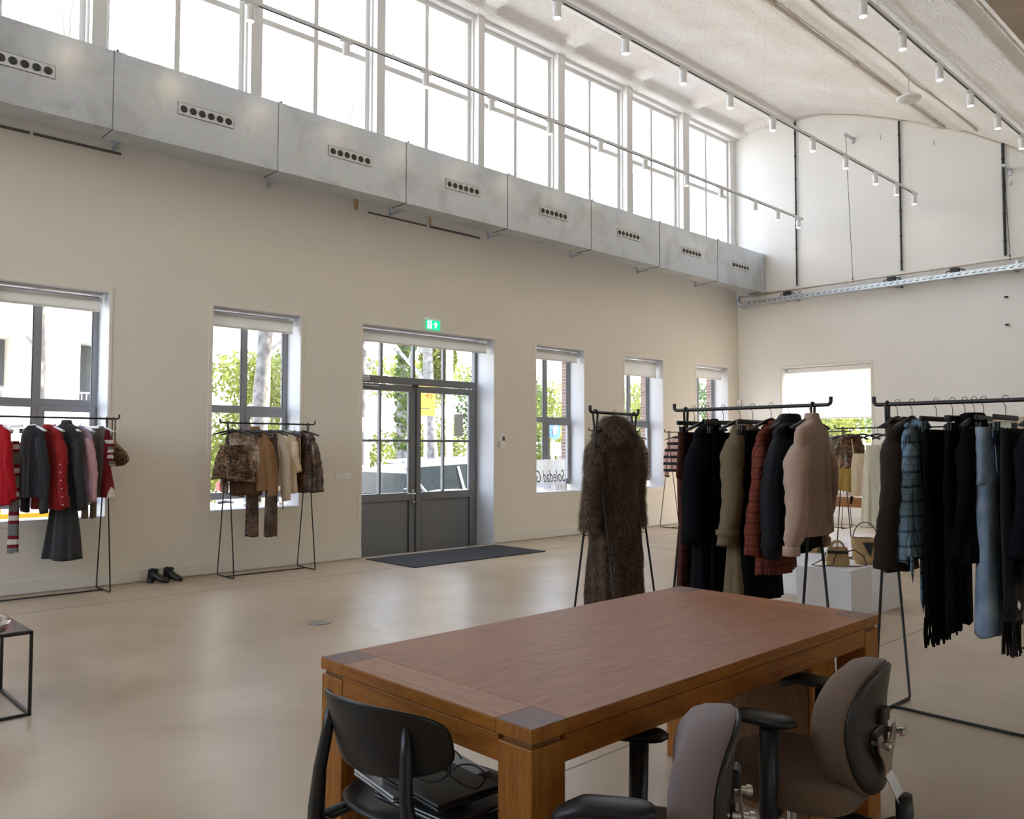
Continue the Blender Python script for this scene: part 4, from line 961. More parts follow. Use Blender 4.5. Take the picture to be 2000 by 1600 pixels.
# ---- hangers
mat('hanger_black', (.014,.014,.015), .5); mat('hanger_white', (.75,.75,.74), .4); mat('hanger_wire', (.35,.33,.30), .35, metal=1)
def hook_pts(dz=0): return [Vector((.0, -.012, -.006))]+[Vector((0, .0-.0135*cos(a), .0+.0135*sin(a)+.0)) for a in [0.1+pi*q/7 for q in range(8)]]+[Vector((0,.0145,-.014)), Vector((0,.004,-.032)), Vector((0,0,-.045)), Vector((0,0,-.088+dz))]
def make_hanger(kind, hm):
    t = thing('clothes_hanger', '', 'hanger')
    m = MB(); m.tube(hook_pts(), .0017, 6); m.build('hook', 'hanger_wire' if hm == 'hanger_white' else 'hanger_black', t, smooth=True)
    m = MB()
    if kind == 'coat':
        rings = []
        for k in range(17):
            u = -1+k/8; x = u*.205; zz = -.088-.052*abs(u)**1.3; ht = .008+.014*abs(u)**2; hh = .013*(1-.3*abs(u))
            rings.append([Vector((x, ht*cos(a), zz+hh*sin(a))) for a in [2*pi*q/10 for q in range(10)]])
        m.loft(rings)
        m.loft([[Vector((w*cos(a), .013*sin(a), z)) for a in [2*pi*q/12 for q in range(12)]] for w, z in ((.022,-.078),(.028,-.084),(.05,-.103),(.055,-.112))])
        m.build('shoulders', hm, t, smooth=True)
    elif kind == 'wire':
        m.tube([Vector((.21*u, 0, -.09-.06*abs(u)**1.6)) for u in [-1+q/8 for q in range(17)]], .009, 8, flat=1.3); m.build('shoulders', hm, t, smooth=True)
    else:
        m.box((-.19, -.008, -.112), (.19, .008, -.085)); m.build('clip_bar', hm, t, bevel=.006)
        for s in (-1, 1):
            m = MB(); m.tube([(s*.165, 0, -.11), (s*.165, 0, -.13), (s*.135, 0, -.135), (s*.105, 0, -.13)], .0015, 5)
            m.prism([(s*.155, -.012, -.122), (s*.155, -.004, -.122), (s*.155, -.003, -.165), (s*.155, -.009, -.165)], (-s*.028, 0, 0)); m.prism([(s*.155, .012, -.122), (s*.155, .004, -.122), (s*.155, .003, -.165), (s*.155, .009, -.165)], (-s*.028, 0, 0))
            m.build('clip', 'hanger_black', t)
    return t
HG = {}
def hanger(kind, loc, rz, label, group=None, hm='hanger_black'):
    if (kind, hm) not in HG: o = HG[(kind, hm)] = make_hanger(kind, hm); o.location = loc; o.rotation_euler = (0, 0, rz)
    else: o = copy_tree(HG[(kind, hm)], loc, rz)
    o['label'] = label; o['category'] = 'hanger'
    if group: o['group'] = group
    return o
# ---- garment builder
def interp(prof, z):
    for a, b in zip(prof, prof[1:]):
        if b[0] <= z <= a[0]:
            u = (a[0]-z)/(a[0]-b[0]) if a[0] != b[0] else 0
            return [a[i]+(b[i]-a[i])*u for i in range(1, len(a))]
    return list(prof[-1][1:])
def body_mesh(prof, folds=7, amp=.012, seed=0, n=64, m_=34, sharp=.8, open_top=True):
    """prof rows: z, half width, half thickness, x offset, y offset"""
    prof = [tuple(p)+(0,)*(5-len(p)) for p in prof]
    z0, z1 = prof[0][0], prof[-1][0]; rings = []
    zs = sorted({z0+(z1-z0)*k/m_ for k in range(m_+1)}|{p[0] for p in prof}, reverse=True)
    for z in zs:
        hw, ht, ox, oy = interp(prof, z); u = (z0-z)/(z0-z1); R = []
        ramp = max(0, u-.12)**.8
        for k in range(n):
            a = 2*pi*k/n; ca, sa = cos(a), sin(a)
            f = amp*ramp*(sin(folds*a+seed+noise.noise(Vector((a, z*2, seed)))*2.2)+.6*sin((folds*2+1)*a+seed*2.1+z*3))
            f += .25*amp*noise.noise(Vector((ca*3, sa*3+seed, z*9)))
            x = ox+hw*(abs(ca)**sharp)*(1 if ca >= 0 else -1); y = oy+ht*(abs(sa)**.9)*(1 if sa >= 0 else -1)
            R.append(Vector((x+f*ca*.5, y+f*sa, z+.006*sin(3*a+seed)*u)))
        rings.append(R)
    c = rings[-1]; cen = sum(c, Vector())/n
    inner = [[p+(cen-p)*.06+Vector((0,0,.002)) for p in c], [p+(cen-p)*.12+Vector((0,0,.06)) for p in c], [p+(cen-p)*.5+Vector((0,0,.10)) for p in c]]
    m = MB(); m.loft(rings+inner); return m
def sleeve_mesh(side, sh, ln, r0, r1, out=.04, fwd=.03, seed=0, cuff=0, bend=.0):
    hx, z0 = sh; rings = []; N = 24; K = 22
    for k in range(K+1):
        u = k/K; z = z0-.01-ln*u
        x = side*(hx-.075*(1-u)**9-.01+out*sin(u*pi*.6)-bend*u*u); y = fwd*u*u*1.2+.01*sin(u*7+seed)
        r = r0+(r1-r0)*u; r *= min(1, .30+.70*min(1, u/.16)**.5)
        if cuff and u > 1-cuff: r = r1*.82
        wr = .004*sin(u*38+seed)*(.3+.7*abs(sin(u*3+seed)))
        rings.append([Vector((x+(r*.95+wr)*cos(a), y+(r*.78+wr+.006*sin(3*a+u*5+seed))*sin(a), z+.012*cos(a)*side)) for a in [2*pi*q/N for q in range(N)]])
    c = rings[-1]; cen = sum(c, Vector())/N
    rings += [[p+(cen-p)*.1+Vector((0,0,.002)) for p in c], [p+(cen-p)*.2+Vector((0,0,.04)) for p in c]]
    m = MB(); m.loft(rings); return m
def top_garment(name, label, cat, loc, rz, L_, mt, W=.21, T=.07, sleeves=.55, sr=(.07,.05), collar='crew', flare=.03, folds=6, amp=.010, seed=1, cuff=0, neck=-.092, out=.04, fwd=.03, hem_T=None, group=None, collar_mat=None, drop=0, slv_mat=None, bend=0, waist=0):
    t = thing(name, label, cat, loc, rz, group)
    n0 = neck
    prof = [(n0, .052, .035), (n0-.012, .075, .045), (n0-.032, .135, T*.72), (n0-.055, W*.88, T*.8), (n0-.085, W*1.0, T*.9), (n0-.16, W*1.02, T), (n0-.16-(L_-.16)*.45, W*(.98-waist), T*1.05), (-L_+n0, W+flare, hem_T or T*1.25)]
    body_mesh(prof, folds, amp, seed).build('body', mt, t, smooth=True)
    if sleeves:
        for s in (-1, 1):
            sleeve_mesh(s, (W*.97, n0-.075-drop), sleeves, sr[0], sr[1], out, fwd, seed+s, cuff, bend).build('sleeve', slv_mat or mt, t, smooth=True)
    cm = collar_mat or mt
    if collar == 'turtle':
        m = MB(); R = []
        for (z, w, d) in ((n0-.022,.082,.05),(n0+.0,.062,.042),(n0+.022,.056,.038),(n0+.03,.050,.034),(n0+.028,.043,.028),(n0+.0,.042,.026)): R.append([Vector((w*cos(a), d*sin(a), z)) for a in [2*pi*q/28 for q in range(28)]])
        m.loft(R); m.build('collar', cm, t, smooth=True)
    elif collar in ('shirt', 'coat', 'trench'):
        h = {'shirt': .035, 'coat': .045, 'trench': .06}[collar]; m = MB(); outer = []
        for (dz, k) in ((.012,.92),(.018,1.0),(.012,1.08),(-h*.5,1.42),(-h,1.62),(-h+.004,1.5),(-.01,1.0)):
            outer.append([Vector((.062*k*cos(a), .044*k*sin(a)-.002, n0+dz-(.012*k if abs(sin(a)) < .5 else 0)+.01*abs(cos(a))**4*0)) for a in [2*pi*q/30 for q in range(30)]])
        m.loft(outer); m.build('collar', cm, t, smooth=True)
        if collar == 'trench':
            for s in (-1, 1):
                m = MB(); m.prism([(s*.06,-T*.9,n0-.02),(s*.13,-T*.98,n0-.05),(s*.11,-T*1.1,n0-.17),(s*.03,-T*1.1,n0-.20)], (0,-.008,0)); m.build('lapel', cm, t, bevel=.004)
                m = MB(); m.box((s*.12-.02, -.02, n0-.035), (s*.20+.0, .02, n0-.022), Matrix.Translation((0,0,-.024)) ); m.build('epaulette', mt, t, bevel=.004)
                R = []
                for z_, w_ in ((n0-.08,.0),(n0-.10,.02),(n0-.27,.028),(n0-.275,.024)): R.append([Vector((s*.0+(W*1.02+w_)*(abs(cos(a))**.8)*(1 if cos(a) >= 0 else -1), -.012+(T+.008+w_*.6)*sin(a), z_-.03*cos(a)*s*0)) for a in [2*pi*q/36 for q in range(36)]])
            m = MB(); m.loft(R, caps=False); m.build('storm_flap', mt, t, smooth=True)
    elif collar == 'hood':
        m = MB(); R = []
        for (z, w, d, y) in ((n0-.07,.13,.07,.02),(n0-.04,.125,.08,.025),(n0-.01,.10,.07,.02),(n0+.022,.085,.055,.012),(n0+.03,.07,.04,.008),(n0+.018,.05,.03,0)): R.append([Vector((w*cos(a), y+d*sin(a), z)) for a in [2*pi*q/28 for q in range(28)]])
        m.loft(R); m.build('hood', cm, t, smooth=True)
    elif collar == 'crew':
        m = MB(); m.tube([Vector((.060*cos(a), .040*sin(a), n0-.004)) for a in [2*pi*q/24 for q in range(24)]], .008, 8, closed=True); m.build('neckband', cm, t, smooth=True)
    return t
def cuffs(t, W, n0, sleeves, r, mt, out=.04, fwd=.03, ln=.06, up=.02, bend=0):
    for s in (-1, 1):
        u = .95; x = s*(W*.97+out*sin(u*pi*.6)-bend*u*u); y = fwd*u*u*1.2; z = n0-.075-.01-sleeves
        m = MB(); m.loft([[Vector((x+rr*cos(a), y+rr*.82*sin(a), zz)) for a in [2*pi*q/24 for q in range(24)]] for zz, rr in ((z+up+ln, r), (z+up+ln-.004, r*1.06), (z+up, r*1.06), (z+up-.002, r))], caps=False); m.build('cuff', mt, t, smooth=True)
def bottom_garment(name, label, cat, loc, rz, z0, z1, mt, w0=.17, w1=.22, T=.035, T1=.05, folds=5, amp=.008, seed=2, band=None, group=None):
    t = thing(name, label, cat, loc, rz, group)
    body_mesh([(z0, w0, T), (z0-.02, w0, T), (z0-(z0-z1)*.35, w0+(w1-w0)*.5, (T+T1)/2), (z1, w1, T1)], folds, amp, seed).build('body', mt, t, smooth=True)
    if band:
        m = MB(); m.loft([[Vector(((w0+.003)*(abs(cos(a))**.8)*(1 if cos(a) >= 0 else -1), (T+.003)*(abs(sin(a))**.9)*(1 if sin(a) >= 0 else -1), z)) for a in [2*pi*q/40 for q in range(40)]] for z in (z0+.004, z0-.035)], caps=False); m.build('waistband', band, t, smooth=True)
    return t
def trousers(name, label, loc, rz, z0, z1, mt, w0=.17, T=.035, hem=.10, crotch=.26, seed=3, band=None, gap=.02, flareT=.03, group=None):
    t = thing(name, label, 'trousers', loc, rz, group)
    body_mesh([(z0, w0, T), (z0-.03, w0, T), (z0-crotch, w0+.025, T*1.25), (z0-crotch-.02, w0+.02, T*1.2)], 4, .004, seed, n=56).build('hip', mt, t, smooth=True)
    for s in (-1, 1):
        cx = s*(w0*.5+gap)
        body_mesh([(z0-crotch+.03, w0*.5, T*1.15, cx), (z0-crotch-.15, w0*.48, T*1.1, cx), ((z0+z1)/2-.08, w0*.42, T, cx), (z1, hem, flareT, cx)], 3, .005, seed+s, n=36).build('leg', mt, t, smooth=True)
    m = MB(); m.loft([[Vector(((w0+.004)*(abs(cos(a))**.8)*(1 if cos(a) >= 0 else -1), (T+.004)*(abs(sin(a))**.9)*(1 if sin(a) >= 0 else -1), z)) for a in [2*pi*q/40 for q in range(40)]] for z in (z0+.003, z0-.04)], caps=False); m.build('waistband', band or mt, t, smooth=True)
    return t
# ---- fabrics
def F_(name, c, **k): return mat(name, c, k.pop('rough', .95), noise_amt=k.pop('na', .18), nscale=k.pop('ns', 40), sheen=k.pop('sheen', .15), bump=k.pop('bump', .2), bscale=k.pop('bs', 220), spec=.1, **k)
F_('f_red', (.40,.008,.015)); F_('f_red_shirt', (.30,.018,.018)); F_('f_charcoal', (.034,.036,.04)); F_('f_wool_grey', (.042,.042,.045), na=.4, ns=90)
F_('f_lilac', (.42,.30,.40)); F_('f_pink', (.62,.38,.40)); F_('f_taupe', (.22,.18,.14)); F_('f_camel', (.26,.135,.06)); F_('f_cream', (.66,.56,.44)); F_('f_offwhite', (.72,.68,.62)); F_('f_beige', (.50,.37,.25))
F_('f_brown_skirt', (.085,.045,.025)); F_('f_black_coat', (.006,.006,.009), sheen=0); F_('f_black', (.003,.003,.0035), sheen=0); F_('f_black_leather', (.012,.013,.016), rough=.5, sheen=0); F_('f_khaki', (.17,.125,.075), na=.1, sheen=.05)
F_('f_khaki_light', (.44,.31,.20)); F_('f_sweat', (.46,.32,.25), na=.08, sheen=.25); F_('f_dark_brown', (.032,.021,.015), sheen=.1); F_('f_cream_satin', (.72,.58,.40), rough=.45, bump=.05); F_('f_ivory', (.72,.66,.52), rough=.6)
F_('f_green', (.02,.22,.06)); F_('f_gold_tulle', (.42,.27,.07)); F_('f_navy', (.012,.014,.022)); F_('f_grey_stripe', (.20,.20,.18)); F_('f_fur', (.07,.048,.034), na=.45, ns=30)
def ramp_mat(name, stops, axis='Z', scale=1.0, offset=0.0, rough=.9):
    m = bpy.data.materials.new(name); m.use_nodes = True; nt = m.node_tree; b = nt.nodes['Principled BSDF']; L = nt.links.new; b.inputs['Roughness'].default_value = rough; b.inputs['Specular IOR Level'].default_value = .2
    tc = nt.nodes.new('ShaderNodeTexCoord'); sp = nt.nodes.new('ShaderNodeSeparateXYZ'); L(tc.outputs['Object'], sp.inputs[0])
    a = nt.nodes.new('ShaderNodeMath'); a.operation = 'MULTIPLY_ADD'; a.inputs[1].default_value = scale; a.inputs[2].default_value = offset; L(sp.outputs[axis], a.inputs[0])
    f = nt.nodes.new('ShaderNodeMath'); f.operation = 'FRACT'; L(a.outputs[0], f.inputs[0])
    r = nt.nodes.new('ShaderNodeValToRGB'); r.color_ramp.interpolation = 'CONSTANT'; e = r.color_ramp.elements
    while len(e) > 1: e.remove(e[-1])
    for i, (p, c) in enumerate(stops):
        q = e[0] if i == 0 else e.new(p); q.position = p; q.color = tuple(c)+(1,)
    L(f.outputs[0], r.inputs[0]); L(r.outputs[0], b.inputs['Base Color']); MATS[name] = m
BUR = (.16,.012,.02); CRM = (.62,.56,.50); GRY = (.16,.16,.15)
ramp_mat('f_striped_knit', [(0,GRY),(.42,BUR),(.57,CRM),(.78,BUR),(.93,GRY)], 'Z', 4.6)
ramp_mat('f_striped_skirt', [(0,BUR),(.06,GRY),(.62,GRY),(.74,BUR),(.92,CRM)], 'X', 2.2, .5)
ramp_mat('f_striped_sleeve', [(0,BUR),(.2,CRM),(.45,BUR),(.6,CRM),(.8,GRY)], 'Z', 7)
ramp_mat('f_pink_black', [(0,(.02,.02,.025)),(.42,(.62,.40,.36))], 'Z', 8.5)
ramp_mat('f_sequin_rows', [(0,(.012,.01,.01)),(.55,(.20,.09,.035)),(.8,(.05,.03,.02))], 'X', 14, rough=.4)
def plaid(name, base, dark, line, sc, rough=.9):
    m = bpy.data.materials.new(name); m.use_nodes = True; nt = m.node_tree; b = nt.nodes['Principled BSDF']; L = nt.links.new; b.inputs['Roughness'].default_value = rough; b.inputs['Specular IOR Level'].default_value = .2
    tc = nt.nodes.new('ShaderNodeTexCoord'); sp = nt.nodes.new('ShaderNodeSeparateXYZ'); L(tc.outputs['Object'], sp.inputs[0])
    prev = None
    add = nt.nodes.new('ShaderNodeMath'); add.operation = 'ADD'; L(sp.outputs['X'], add.inputs[0]); L(sp.outputs['Y'], add.inputs[1])
    base_c = nt.nodes.new('ShaderNodeRGB'); base_c.outputs[0].default_value = tuple(base)+(1,); cur = base_c.outputs[0]
    for src, off in ((add.outputs[0], .1), (sp.outputs['Z'], .3)):
        for (stops, col) in ((((.0,0),(.34,1),(.40,0),(.44,1),(.50,0)), dark), (((.0,0),(.88,1),(.905,0)), line)):
            a = nt.nodes.new('ShaderNodeMath'); a.operation = 'MULTIPLY_ADD'; a.inputs[1].default_value = sc; a.inputs[2].default_value = off; L(src, a.inputs[0])
            f = nt.nodes.new('ShaderNodeMath'); f.operation = 'FRACT'; L(a.outputs[0], f.inputs[0])
            r = nt.nodes.new('ShaderNodeValToRGB'); r.color_ramp.interpolation = 'CONSTANT'; e = r.color_ramp.elements
            while len(e) > 1: e.remove(e[-1])
            for i, (p, v) in enumerate(stops):
                q = e[0] if i == 0 else e.new(p); q.position = p; q.color = (v*.85, v*.85, v*.85, 1)
            L(f.outputs[0], r.inputs[0])
            mx = nt.nodes.new('ShaderNodeMixRGB'); mx.inputs[2].default_value = tuple(col)+(1,); L(r.outputs[0], mx.inputs[0]); L(cur, mx.inputs[1]); cur = mx.outputs[0]
    L(cur, b.inputs['Base Color']); MATS[name] = m
plaid('f_blue_plaid', (.20,.30,.40), (.012,.014,.02), (.05,.06,.08), 13); plaid('f_red_plaid', (.19,.045,.028), (.045,.015,.012), (.03,.012,.01), 16); plaid('f_brown_plaid', (.085,.028,.02), (.03,.014,.012), (.05,.02,.015), 11)
def leopard(name, base, spot, scale=60, rough=.9, coat=0):
    m = mat(name, base, rough, spec=.25, coat=coat); nt = m.node_tree; b = nt.nodes['Principled BSDF']; L = nt.links.new
    tc = nt.nodes.new('ShaderNodeTexCoord'); n = nt.nodes.new('ShaderNodeTexNoise'); n.inputs['Scale'].default_value = scale; n.inputs['Detail'].default_value = 3; n.inputs['Distortion'].default_value = 1.2
    L(tc.outputs['Object'], n.inputs[0]); r = nt.nodes.new('ShaderNodeValToRGB'); e = r.color_ramp.elements
    e[0].position = .45; e[0].color = tuple(spot)+(1,); e[1].position = .53; e[1].color = tuple(base)+(1,)
    n2 = nt.nodes.new('ShaderNodeTexNoise'); n2.inputs['Scale'].default_value = 7; L(tc.outputs['Object'], n2.inputs[0])
    r2 = nt.nodes.new('ShaderNodeValToRGB'); r2.color_ramp.elements[0].position = .38; r2.color_ramp.elements[0].color = (.35,.3,.28,1); r2.color_ramp.elements[1].position = .62
    mx = nt.nodes.new('ShaderNodeMixRGB'); mx.blend_type = 'MULTIPLY'; mx.inputs[0].default_value = 1; L(n.outputs[0], r.inputs[0]); L(n2.outputs[0], r2.inputs[0]); L(r.outputs[0], mx.inputs[1]); L(r2.outputs[0], mx.inputs[2]); L(mx.outputs[0], b.inputs['Base Color'])
leopard('f_leopard', (.34,.22,.13), (.03,.018,.012)); leopard('f_leopard_pale', (.62,.50,.38), (.30,.19,.12), 45); leopard('f_leopard_dark', (.20,.115,.07), (.02,.012,.01), 70, .35, .5); leopard('f_sequin', (.32,.14,.05), (.012,.01,.01), 55, .35, .4)
def denim():
    m = mat('f_denim', (.20,.27,.36), .9, spec=.2); nt = m.node_tree; b = nt.nodes['Principled BSDF']; L = nt.links.new
    tc = nt.nodes.new('ShaderNodeTexCoord'); n = nt.nodes.new('ShaderNodeTexNoise'); n.inputs['Scale'].default_value = 5; n.inputs['Detail'].default_value = 2; w = nt.nodes.new('ShaderNodeTexNoise'); w.inputs['Scale'].default_value = 400
    L(tc.outputs['Object'], n.inputs[0]); L(tc.outputs['Object'], w.inputs[0])
    r = nt.nodes.new('ShaderNodeValToRGB'); e = r.color_ramp.elements; e[0].position = .35; e[0].color = (.13,.19,.27,1); e[1].position = .65; e[1].color = (.30,.37,.46,1); L(n.outputs[0], r.inputs[0])
    mx = nt.nodes.new('ShaderNodeMixRGB'); mx.blend_type = 'OVERLAY'; mx.inputs[0].default_value = .5; L(r.outputs[0], mx.inputs[1]); L(w.outputs[0], mx.inputs[2]); L(mx.outputs[0], b.inputs['Base Color'])
denim()
mat('tag_paper', (.62,.55,.40), .8); mat('seam_blue', (.35,.42,.5), .9); mat('button_pearl', (.7,.6,.55), .3); F_('f_denim_dark', (.10,.15,.22))
H90 = radians(90)
# ================= rack 1 (left edge)
Z1 = 1.684+.0095; X1r = -8.72
def r1(y): return (X1r, y, Z1)
def h1(y, kind, lb, rz=0, hm='hanger_white'): hanger(kind, r1(y), rz, lb, None, hm)
a = radians(14)
h1(1.90, 'coat', 'white hanger inside the plain red sweater at the left edge', a); top_garment('sweater', 'bright red sweater at the left frame edge of the first rack', 'sweater', r1(1.90), a, .72, 'f_red', W=.165, T=.05, sleeves=.60, sr=(.05,.042), out=.015, seed=1)
h1(2.03, 'clip', 'white clip hanger holding the narrow striped knit', radians(2)); bottom_garment('knitted_scarf', 'narrow long knit striped in burgundy, cream and grey', 'scarf', r1(2.03), radians(70), -.235, -1.26, 'f_striped_knit', .03, .048, .016, .03, 2, .004, 4)
h1(2.17, 'coat', 'white hanger inside the charcoal grey sweater', a); top_garment('sweater', 'charcoal grey sweater hanging between striped knit and red shirt', 'sweater', r1(2.17), a, .66, 'f_charcoal', W=.175, T=.055, sleeves=.72, sr=(.06,.045), out=.02, seed=3)
h1(2.31, 'coat', 'white hanger inside the red snap-cuff shirt', radians(18)); t = top_garment('shirt', 'red shirt with a row of snap buttons along its sleeve', 'shirt', r1(2.31), radians(18), .78, 'f_red_shirt', W=.18, T=.06, sleeves=.68, sr=(.065,.06), out=.02, collar='shirt', seed=5)
for k in range(6):
    m = MB(); m.lathe([(0,-.004),(.007,-.003),(.007,.001),(0,.002)], (.235, -.045+.008*k, -.45-.075*k), 10, 'X'); m.build('snap_button', 'button_pearl', t)
h1(2.455, 'coat', 'white hanger inside the long grey wool dress', radians(18)); top_garment('wool_dress', 'long dark grey wool dress with turtleneck and flared skirt on the first rack', 'dress', r1(2.455), radians(18), 1.29, 'f_wool_grey', W=.185, T=.06, sleeves=.74, sr=(.065,.05), out=.03, collar='turtle', flare=.02, hem_T=.14, folds=5, amp=.02, seed=7, neck=-.06, waist=.25)
h1(2.58, 'coat', 'white hanger inside the lilac and pink shirt', radians(16)); top_garment('shirt', 'lilac shirt with pale pink sleeves on the first rack', 'shirt', r1(2.58), radians(16), .66, 'f_lilac', W=.175, T=.05, sleeves=.64, sr=(.055,.045), out=.02, slv_mat='f_pink', seed=9)
h1(2.675, 'clip', 'white clip hanger holding the taupe knit trousers', radians(4)); trousers('knit_trousers', 'narrow taupe knit trousers between the pink shirt and the striped skirt', r1(2.675), radians(60), -.17, -.98, 'f_taupe', w0=.06, T=.022, hem=.030, gap=.008)
h1(2.755, 'coat', 'white hanger inside the flared striped top', radians(20)); top_garment('striped_tunic', 'flared top with burgundy, grey and cream stripes at the end of the rack', 'top', r1(2.755), radians(20), .69, 'f_striped_skirt', W=.15, T=.05, sleeves=.30, sr=(.05,.04), out=.0, slv_mat='f_striped_sleeve', flare=.07, hem_T=.08, amp=.006, seed=11)
t = thing('pouch_bag', 'brown leopard print pouch bag hanging from the end of the first rack', 'bag', (X1r, 2.885, Z1))
m = MB(); m.tube([(0,-.014,-.25),(0,-.013,-.02),(0,0,.004),(0,.013,-.02),(0,.014,-.25)], .014, 8, flat=.35, up=(0,1,0)); m.build('strap', 'f_leopard', t, smooth=True)
m = MB(); R = []
for z, w, d in ((-.24,.014,.014),(-.27,.05,.035),(-.32,.10,.055),(-.38,.13,.062),(-.42,.12,.06),(-.455,.08,.045),(-.465,.01,.01)): R.append([Vector((d*cos(a_), .045+w*sin(a_)-.02, z-.02*sin(a_))) for a_ in [2*pi*q/24 for q in range(24)]])
m.loft(R); m.build('pouch', 'f_leopard', t, smooth=True)
# ================= rack 2
Z2 = 1.668+.0095
def r2(y): return (-8.68, y, Z2)
def h2(y, kind, lb, rz=0, hm='hanger_black'): hanger(kind, r2(y), rz, lb, None, hm)
h2(4.105, 'coat', 'black hanger above the leopard mini skirt', radians(52)); bottom_garment('mini_skirt', 'brown leopard print mini skirt at the left end of the second rack', 'skirt', (-8.65, 4.085, Z2), radians(64), -.255, -.62, 'f_leopard', .12, .205, .03, .07, 4, .010, 1, band='f_leopard')
h2(4.20, 'coat', 'black hanger inside the pale leopard cardigan', radians(58)); top_garment('cardigan', 'pale cream cardigan with faded animal print behind the mini skirt', 'cardigan', (-8.70, 4.22, Z2), radians(58), .56, 'f_leopard_pale', W=.17, T=.05, sleeves=.60, sr=(.05,.045), out=.02, seed=13)
h2(4.27, 'clip', 'black clip hanger holding the dark brown short skirt', radians(40)); bottom_garment('short_skirt', 'dark brown pleated short skirt behind the leopard mini skirt', 'skirt', r2(4.27), radians(55), -.17, -.80, 'f_brown_skirt', .13, .17, .03, .05, 9, .012, 6)
h2(4.365, 'coat', 'black hanger inside the camel jacket', radians(30)); top_garment('jacket', 'camel brown wool jacket in the middle of the second rack', 'jacket', r2(4.365), radians(34), .68, 'f_camel', W=.18, T=.055, sleeves=.66, sr=(.07,.062), out=.05, collar='turtle', seed=15, neck=-.075)
h2(4.46, 'clip', 'black clip hanger holding the glossy leopard trousers', radians(40)); trousers('leopard_trousers', 'glossy brown leopard print trousers hanging lowest on the second rack', r2(4.46), radians(50), -.17, -1.27, 'f_leopard_dark', w0=.16, T=.03, hem=.075, gap=.025)
h2(4.56, 'coat', 'black hanger inside the cream scalloped cardigan', radians(32)); t = top_garment('cardigan', 'cream cardigan with a scalloped edge beside the camel jacket', 'cardigan', r2(4.56), radians(34), .62, 'f_cream', W=.17, T=.05, sleeves=.70, sr=(.06,.055), out=.03, seed=17)
h2(4.65, 'coat', 'bare black hanger right of the cream scalloped cardigan', radians(46))
t = thing('ribbon_belt', 'thin bright green ribbon hanging between the cream garments', 'belt', r2(4.71)); m = MB(); m.tube([(0,0,.0),(.0,0,-.2),(.02,.01,-.27),(-.005,0,-.35),(.01,.01,-.7),(.02,0,-.98)], [.004,.004,.022,.008,.005,.007], 6, flat=.5); m.build('ribbon', 'f_green', t, smooth=True)
h2(4.77, 'wire', 'black hanger inside the narrow cream dress', radians(6)); top_garment('cream_dress', 'narrow cream dress hanging edge-on right of the green ribbon', 'dress', r2(4.77), radians(8), .70, 'f_cream_satin', W=.15, T=.035, sleeves=.38, sr=(.05,.04), out=.01, seed=19)
h2(4.85, 'wire', 'black hanger inside the short beige slip', radians(-4)); bottom_garment('beige_slip', 'short beige slip hanging edge-on before the glossy dress', 'top', r2(4.85), radians(4), -.15, -.45, 'f_beige', .13, .14, .015, .02, 3, .003, 8)
h2(4.965, 'coat', 'black hanger inside the glossy leopard dress', radians(28)); top_garment('glossy_dress', 'glossy dark leopard print dress at the right end of the second rack', 'dress', r2(4.965), radians(26), .70, 'f_leopard_dark', W=.165, T=.06, sleeves=.62, sr=(.07,.085), out=.035, hem_T=.10, folds=6, amp=.014, seed=21)
